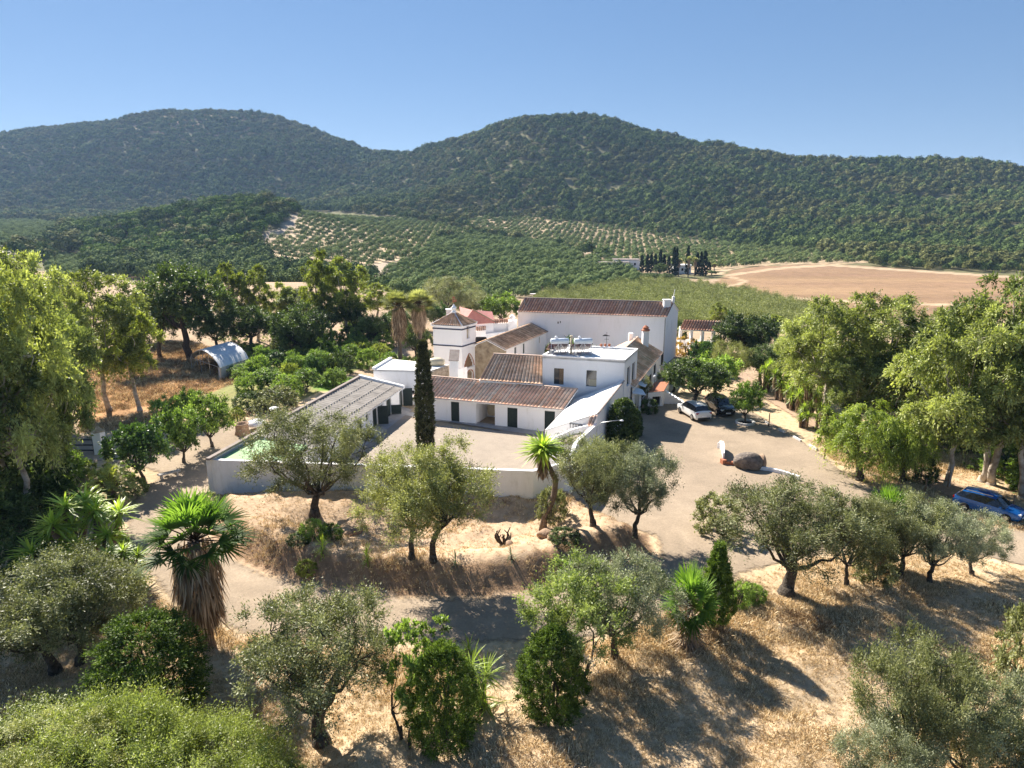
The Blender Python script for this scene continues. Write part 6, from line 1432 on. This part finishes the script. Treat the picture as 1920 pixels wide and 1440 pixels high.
# --- left: garden and belt of trees
LT = [(EU[1],-60,1010,455,330,'huge dark eucalyptus at the far left edge'),(EU[0],60,985,500,260,'tall yellow-green eucalyptus left, second from the edge'),(EU[3],110,925,560,200,'dark dense eucalyptus rising above the gate pillar'),(EU[1],30,930,590,230,'low dark eucalyptus crown at the left edge above the yuccas'),
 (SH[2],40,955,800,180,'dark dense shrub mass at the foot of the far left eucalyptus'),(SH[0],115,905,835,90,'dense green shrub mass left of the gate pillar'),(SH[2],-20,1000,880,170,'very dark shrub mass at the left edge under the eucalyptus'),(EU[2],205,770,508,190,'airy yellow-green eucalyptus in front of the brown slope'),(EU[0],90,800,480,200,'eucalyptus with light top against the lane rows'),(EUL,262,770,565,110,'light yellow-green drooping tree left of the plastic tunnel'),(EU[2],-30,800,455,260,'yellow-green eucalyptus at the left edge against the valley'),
 (DK[0],358,672,497,160,'large dark umbrella-shaped tree behind the plastic tunnel'),(DK[1],300,670,560,90,'dark tree left of the umbrella-shaped tree'),(DK[0],470,662,573,95,'dark round tree right of the plastic tunnel'),(ROUND,565,672,574,105,'grey-green round pine in the middle of the tree belt'),(DK[1],410,668,580,80,'dark tree between the umbrella tree and the round tree'),
 (EUL,438,640,494,80,'light green poplar behind the tree belt'),(EUL,484,640,498,72,'yellow-green poplar right of the first one'),(EUL,606,640,472,74,'tall yellow-green poplar left of the dusty path'),(EUL,655,640,484,92,'tall yellow-green poplar close beside the dusty path'),(EUL,540,625,530,60,'small yellowish tree low in the belt'),
 (EUL,705,610,530,72,'yellow-green tree at the bend of the dusty path'),(DK[1],705,650,590,70,'dark tree below the bend of the dusty path'),(OL[0],843,600,518,110,'brownish olive behind the tower'),(OL[3],880,600,545,80,'dark olive right behind the tower'),(CIT[1],940,610,550,80,'green tree left of the barn roof'),(CIT[0],910,600,560,70,'shrubby tree between tower and barn'),
 (DK[1],620,640,568,80,'dark bushy tree below the tall poplars'),(DK[0],520,650,585,80,'dark bushy tree in front of the poplars'),(EU[3],560,625,540,90,'dull green tree filling the belt centre'),(DK[0],250,700,590,80,'dark low tree in the belt left of the plastic tunnel'),(EU[1],300,640,540,110,'dull green tree behind the umbrella-shaped tree'),(DK[1],745,640,580,60,'dark tree behind the tall palms'),(OL[0],790,620,560,70,'brownish olive between tall palms and tower'),(CIT[2],820,620,570,60,'dark green shrubby tree just left of the tower roof'),(DK[0],782,680,610,60,'dark green tree right of the palms'),(DK[1],665,640,560,50,'dark slender tree beside the dusty path'),(EUL,735,600,545,45,'yellow-green sapling tree left of the palms')]
for k, (p_, x, y, ty, w_, lb) in enumerate(LT): put(p_, 'eucalyptus_tree' if 'eucalyptus' in lb else 'tree', lb, 'tree', (x, y), ty, w_, rot=k*1.3)
put(WTALL[0], 'fan_palm', 'tall skirted fan palm left of the tower, left one of two', 'palm', (752,694), 545, 60, Wm=4.9)
put(WTALL[1], 'fan_palm', 'tall skirted fan palm left of the tower, right one of two', 'palm', (789,694), 542, 60, Wm=4.9)
GD = [(270,905,792,120,2,'dark round citrus tree above the stone bench'),(345,868,762,95,0,'green tree by the drive next to the stone bench'),(398,838,740,85,1,'bright green tree by the drive beside the stone planter'),(325,800,742,70,1,'green tree behind the drive, leftmost of the garden'),(365,795,728,60,0,'garden tree with yellow leaves above the drive')]
for k, (x, y, ty, w_, v_, lb) in enumerate(GD): put(CIT[v_], 'garden_tree', lb, 'tree', (x, y), ty, w_, rot=k*2.)
GS = [(505,730,690,70,0),(470,735,700,55,1),(540,745,702,60,1),(575,735,690,60,0),(520,765,725,80,4),(465,768,735,55,2),(600,700,655,60,0),(560,700,668,50,1),(640,700,660,50,2),(655,682,645,50,0),(690,690,652,45,1),(610,672,640,55,0),(520,690,655,60,2),(565,680,650,40,3),(480,705,672,45,0),(630,725,690,45,1),(700,668,640,35,2),(720,655,625,40,0),(455,715,690,40,1),(500,775,745,50,4),(545,725,680,45,3),(590,715,668,40,2),(690,640,600,50,2),(620,650,620,45,1),(660,630,600,40,0),(735,690,660,50,0),(770,700,668,45,1),(800,690,655,40,2),(430,705,685,30,1),(445,790,765,30,3),(720,700,675,50,1),(675,668,640,45,3)]
_q = random.Random(4)
for _ in range(34):
    x = _q.uniform(450, 760); y = _q.uniform(662, 745)-(x-450)*.12; GS.append((x, y, y-_q.uniform(18, 42), _q.uniform(28, 52), _q.randint(0, 4)))
LC = ['tall','wide','dense','loose','low','rounded']
for k, (x, y, ty, w_, v_) in enumerate(GS):
    e = put(SH[v_] if k % 3 else CIT[v_ % 3], 'garden_shrub', 'green garden shrub in the orchard plot between plastic tunnel, palms and west wing', 'shrub', (x, y), ty, w_, group='shrubs of the garden plot behind the west wing', rot=k*1.1)
put(Y1, 'yucca_clump', 'big clump of spiky yucca heads left of the loop drive', 'yucca', (150,1085), 925, 190, rot=.4)
put(Y1, 'yucca_clump', 'lower clump of yucca heads between the big clump and the drive', 'yucca', (245,1112), 1015, 120, rot=2.4)
put(SH[1], 'low_shrub', 'light green leafy shrub beside the loop drive near the yuccas', 'shrub', (222,1045), 1000, 50)
put(DP, 'date_palm', 'young date palm with arching yellowish fronds near the stone bench', 'palm', (212,945), 872, 110)
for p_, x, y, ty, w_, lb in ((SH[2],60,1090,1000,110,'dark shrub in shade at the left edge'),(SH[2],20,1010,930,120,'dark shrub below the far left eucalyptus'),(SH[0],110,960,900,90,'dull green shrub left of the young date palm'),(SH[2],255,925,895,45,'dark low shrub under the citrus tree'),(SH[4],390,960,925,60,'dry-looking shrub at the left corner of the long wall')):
    put(p_, 'low_shrub', lb, 'shrub', (x, y), ty, w_)
# --- right side
RT = [(ROUND,1397,672,588,118,'dense dark round-crowned tree beside the tiled pergola'),(DK[1],1300,770,672,120,'dark broad tree over the white SUV'),(DK[0],1262,735,690,60,'dark tree left of the white SUV'),(CIT[1],1338,745,665,90,'green tree behind the parked cars'),(OL[1],1365,725,640,75,'pale olive behind the parked cars'),(CIT[2],1315,700,640,60,'green garden tree below the pergola'),
 (CIT[0],1397,795,715,66,'small yard tree standing in a white stone ring'),(DK[1],1425,720,650,80,'dark tree at the head of the dirt track'),(DK[0],1500,700,622,100,'dark grey-green tree behind the yuccas'),(OL[2],1475,690,635,90,'silvery tree above the yuccas'),(EUL,1345,622,568,34,'slender young poplar behind the tiled pergola'),(EUL,1455,640,590,50,'yellow-green young tree right of the round-crowned tree'),
 (PEP,1612,900,760,170,'drooping bright green pepper tree beside the dirt track'),(PEP,1690,905,790,110,'smaller drooping pepper tree right of the first'),
 (EU[0],1545,792,560,190,'eucalyptus left of the tall group on the right'),(EU[2],1640,800,553,210,'spreading yellow-green eucalyptus in front of the brown field'),(EU[0],1775,912,575,230,'twin pale-trunked eucalyptus beside the dirt track'),(EU[1],1850,905,522,280,'tallest eucalyptus at the right with a pale leaning limb'),(EU[3],1925,935,600,240,'dark eucalyptus at the right edge above the blue car'),(EU[1],1730,820,590,180,'dark eucalyptus behind the twin pale trunks'),(EU[2],1960,850,545,220,'light eucalyptus cut by the right edge'),(EU[3],1600,815,660,130,'dark low eucalyptus behind the pepper tree'),(EU[0],1500,745,600,110,'yellow-green eucalyptus above the row of yuccas')]
for k, (p_, x, y, ty, w_, lb) in enumerate(RT): put(p_, 'eucalyptus_tree' if 'eucalyptus' in lb else ('pepper_tree' if 'pepper' in lb else 'tree'), lb, 'tree', (x, y), ty, w_, rot=k*1.7+.5)
put(bush(196, M['rusty'], 2.4, 1.3, 50, 9, 9, .15, .09), 'autumn_shrub', 'orange and yellow shrub at the right corner of the barn', 'shrub', W(1285,665,0), 632, 50)
put(SH[3], 'garden_shrub', 'yellow-green shrub below the tiled pergola', 'shrub', W(1325,668,0), 640, 55); put(SH[2], 'garden_shrub', 'dark shrub at the right foot of the barn', 'shrub', W(1266,640,0), 602, 40)
YR = [(1432,735,672,45),(1460,752,690,45),(1452,720,655,50),(1482,768,700,48),(1500,758,690,50),(1516,778,705,55),(1505,800,748,45),(1535,772,712,50),(1548,812,752,50),(1480,735,672,50),(1570,825,770,50)]
for k, (x, y, ty, w_) in enumerate(YR): put(Y2_, 'yucca_clump', 'skirted clump of spiky yuccas lining the far side of the dirt track', 'yucca', (x, y), ty, w_, group='yucca clumps along the dirt track', rot=k*1.9)
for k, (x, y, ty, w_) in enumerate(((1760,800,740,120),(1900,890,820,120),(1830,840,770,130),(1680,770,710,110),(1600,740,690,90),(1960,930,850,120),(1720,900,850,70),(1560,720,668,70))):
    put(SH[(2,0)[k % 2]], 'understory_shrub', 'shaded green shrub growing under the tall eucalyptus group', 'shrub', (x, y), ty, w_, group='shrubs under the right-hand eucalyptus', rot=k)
# --- far cypress row and palms
for k, (x, y, ty) in enumerate(((1203,511,478),(1213,511,477),(1220,511,477),(1228,510,476),(1237,511,468),(1244,510,477),(1253,513,480),(1262,518,463),(1267,518,465),(1288,515,461),(1306,516,474),(1313,517,472),(1320,518,470),(1329,508,491))):
    put(FCY, 'distant_cypress', 'dark pointed cypress in the far row by the white house', 'cypress', (x, y), ty, 9 if k not in (12,) else 12, group='far row of cypresses by the white house', rot=k)
for k, (x, y, ty) in enumerate(((1272,518,484),(1290,520,480),(1302,518,482),(1339,508,493))): put(WTALL[1], 'distant_palm', 'fan palm standing among the far cypresses', 'palm', (x, y), ty, 14, group='palms among the far cypresses', rot=k)
for k, (x, y, ty, w_) in enumerate(((1237,519,494,28),(1225,528,512,40),(1250,530,512,30),(1205,526,512,30),(1270,530,521,44),(1120,490,474,40),(1150,494,480,45),(1175,500,490,35),(1335,516,507,26),(1180,512,500,22),(1160,514,502,18))): put(DK[k % 2], 'distant_tree', 'dark tree around the far farmhouses in the valley', 'tree', (x, y), ty, w_, group='trees around the far farmhouses', rot=k)
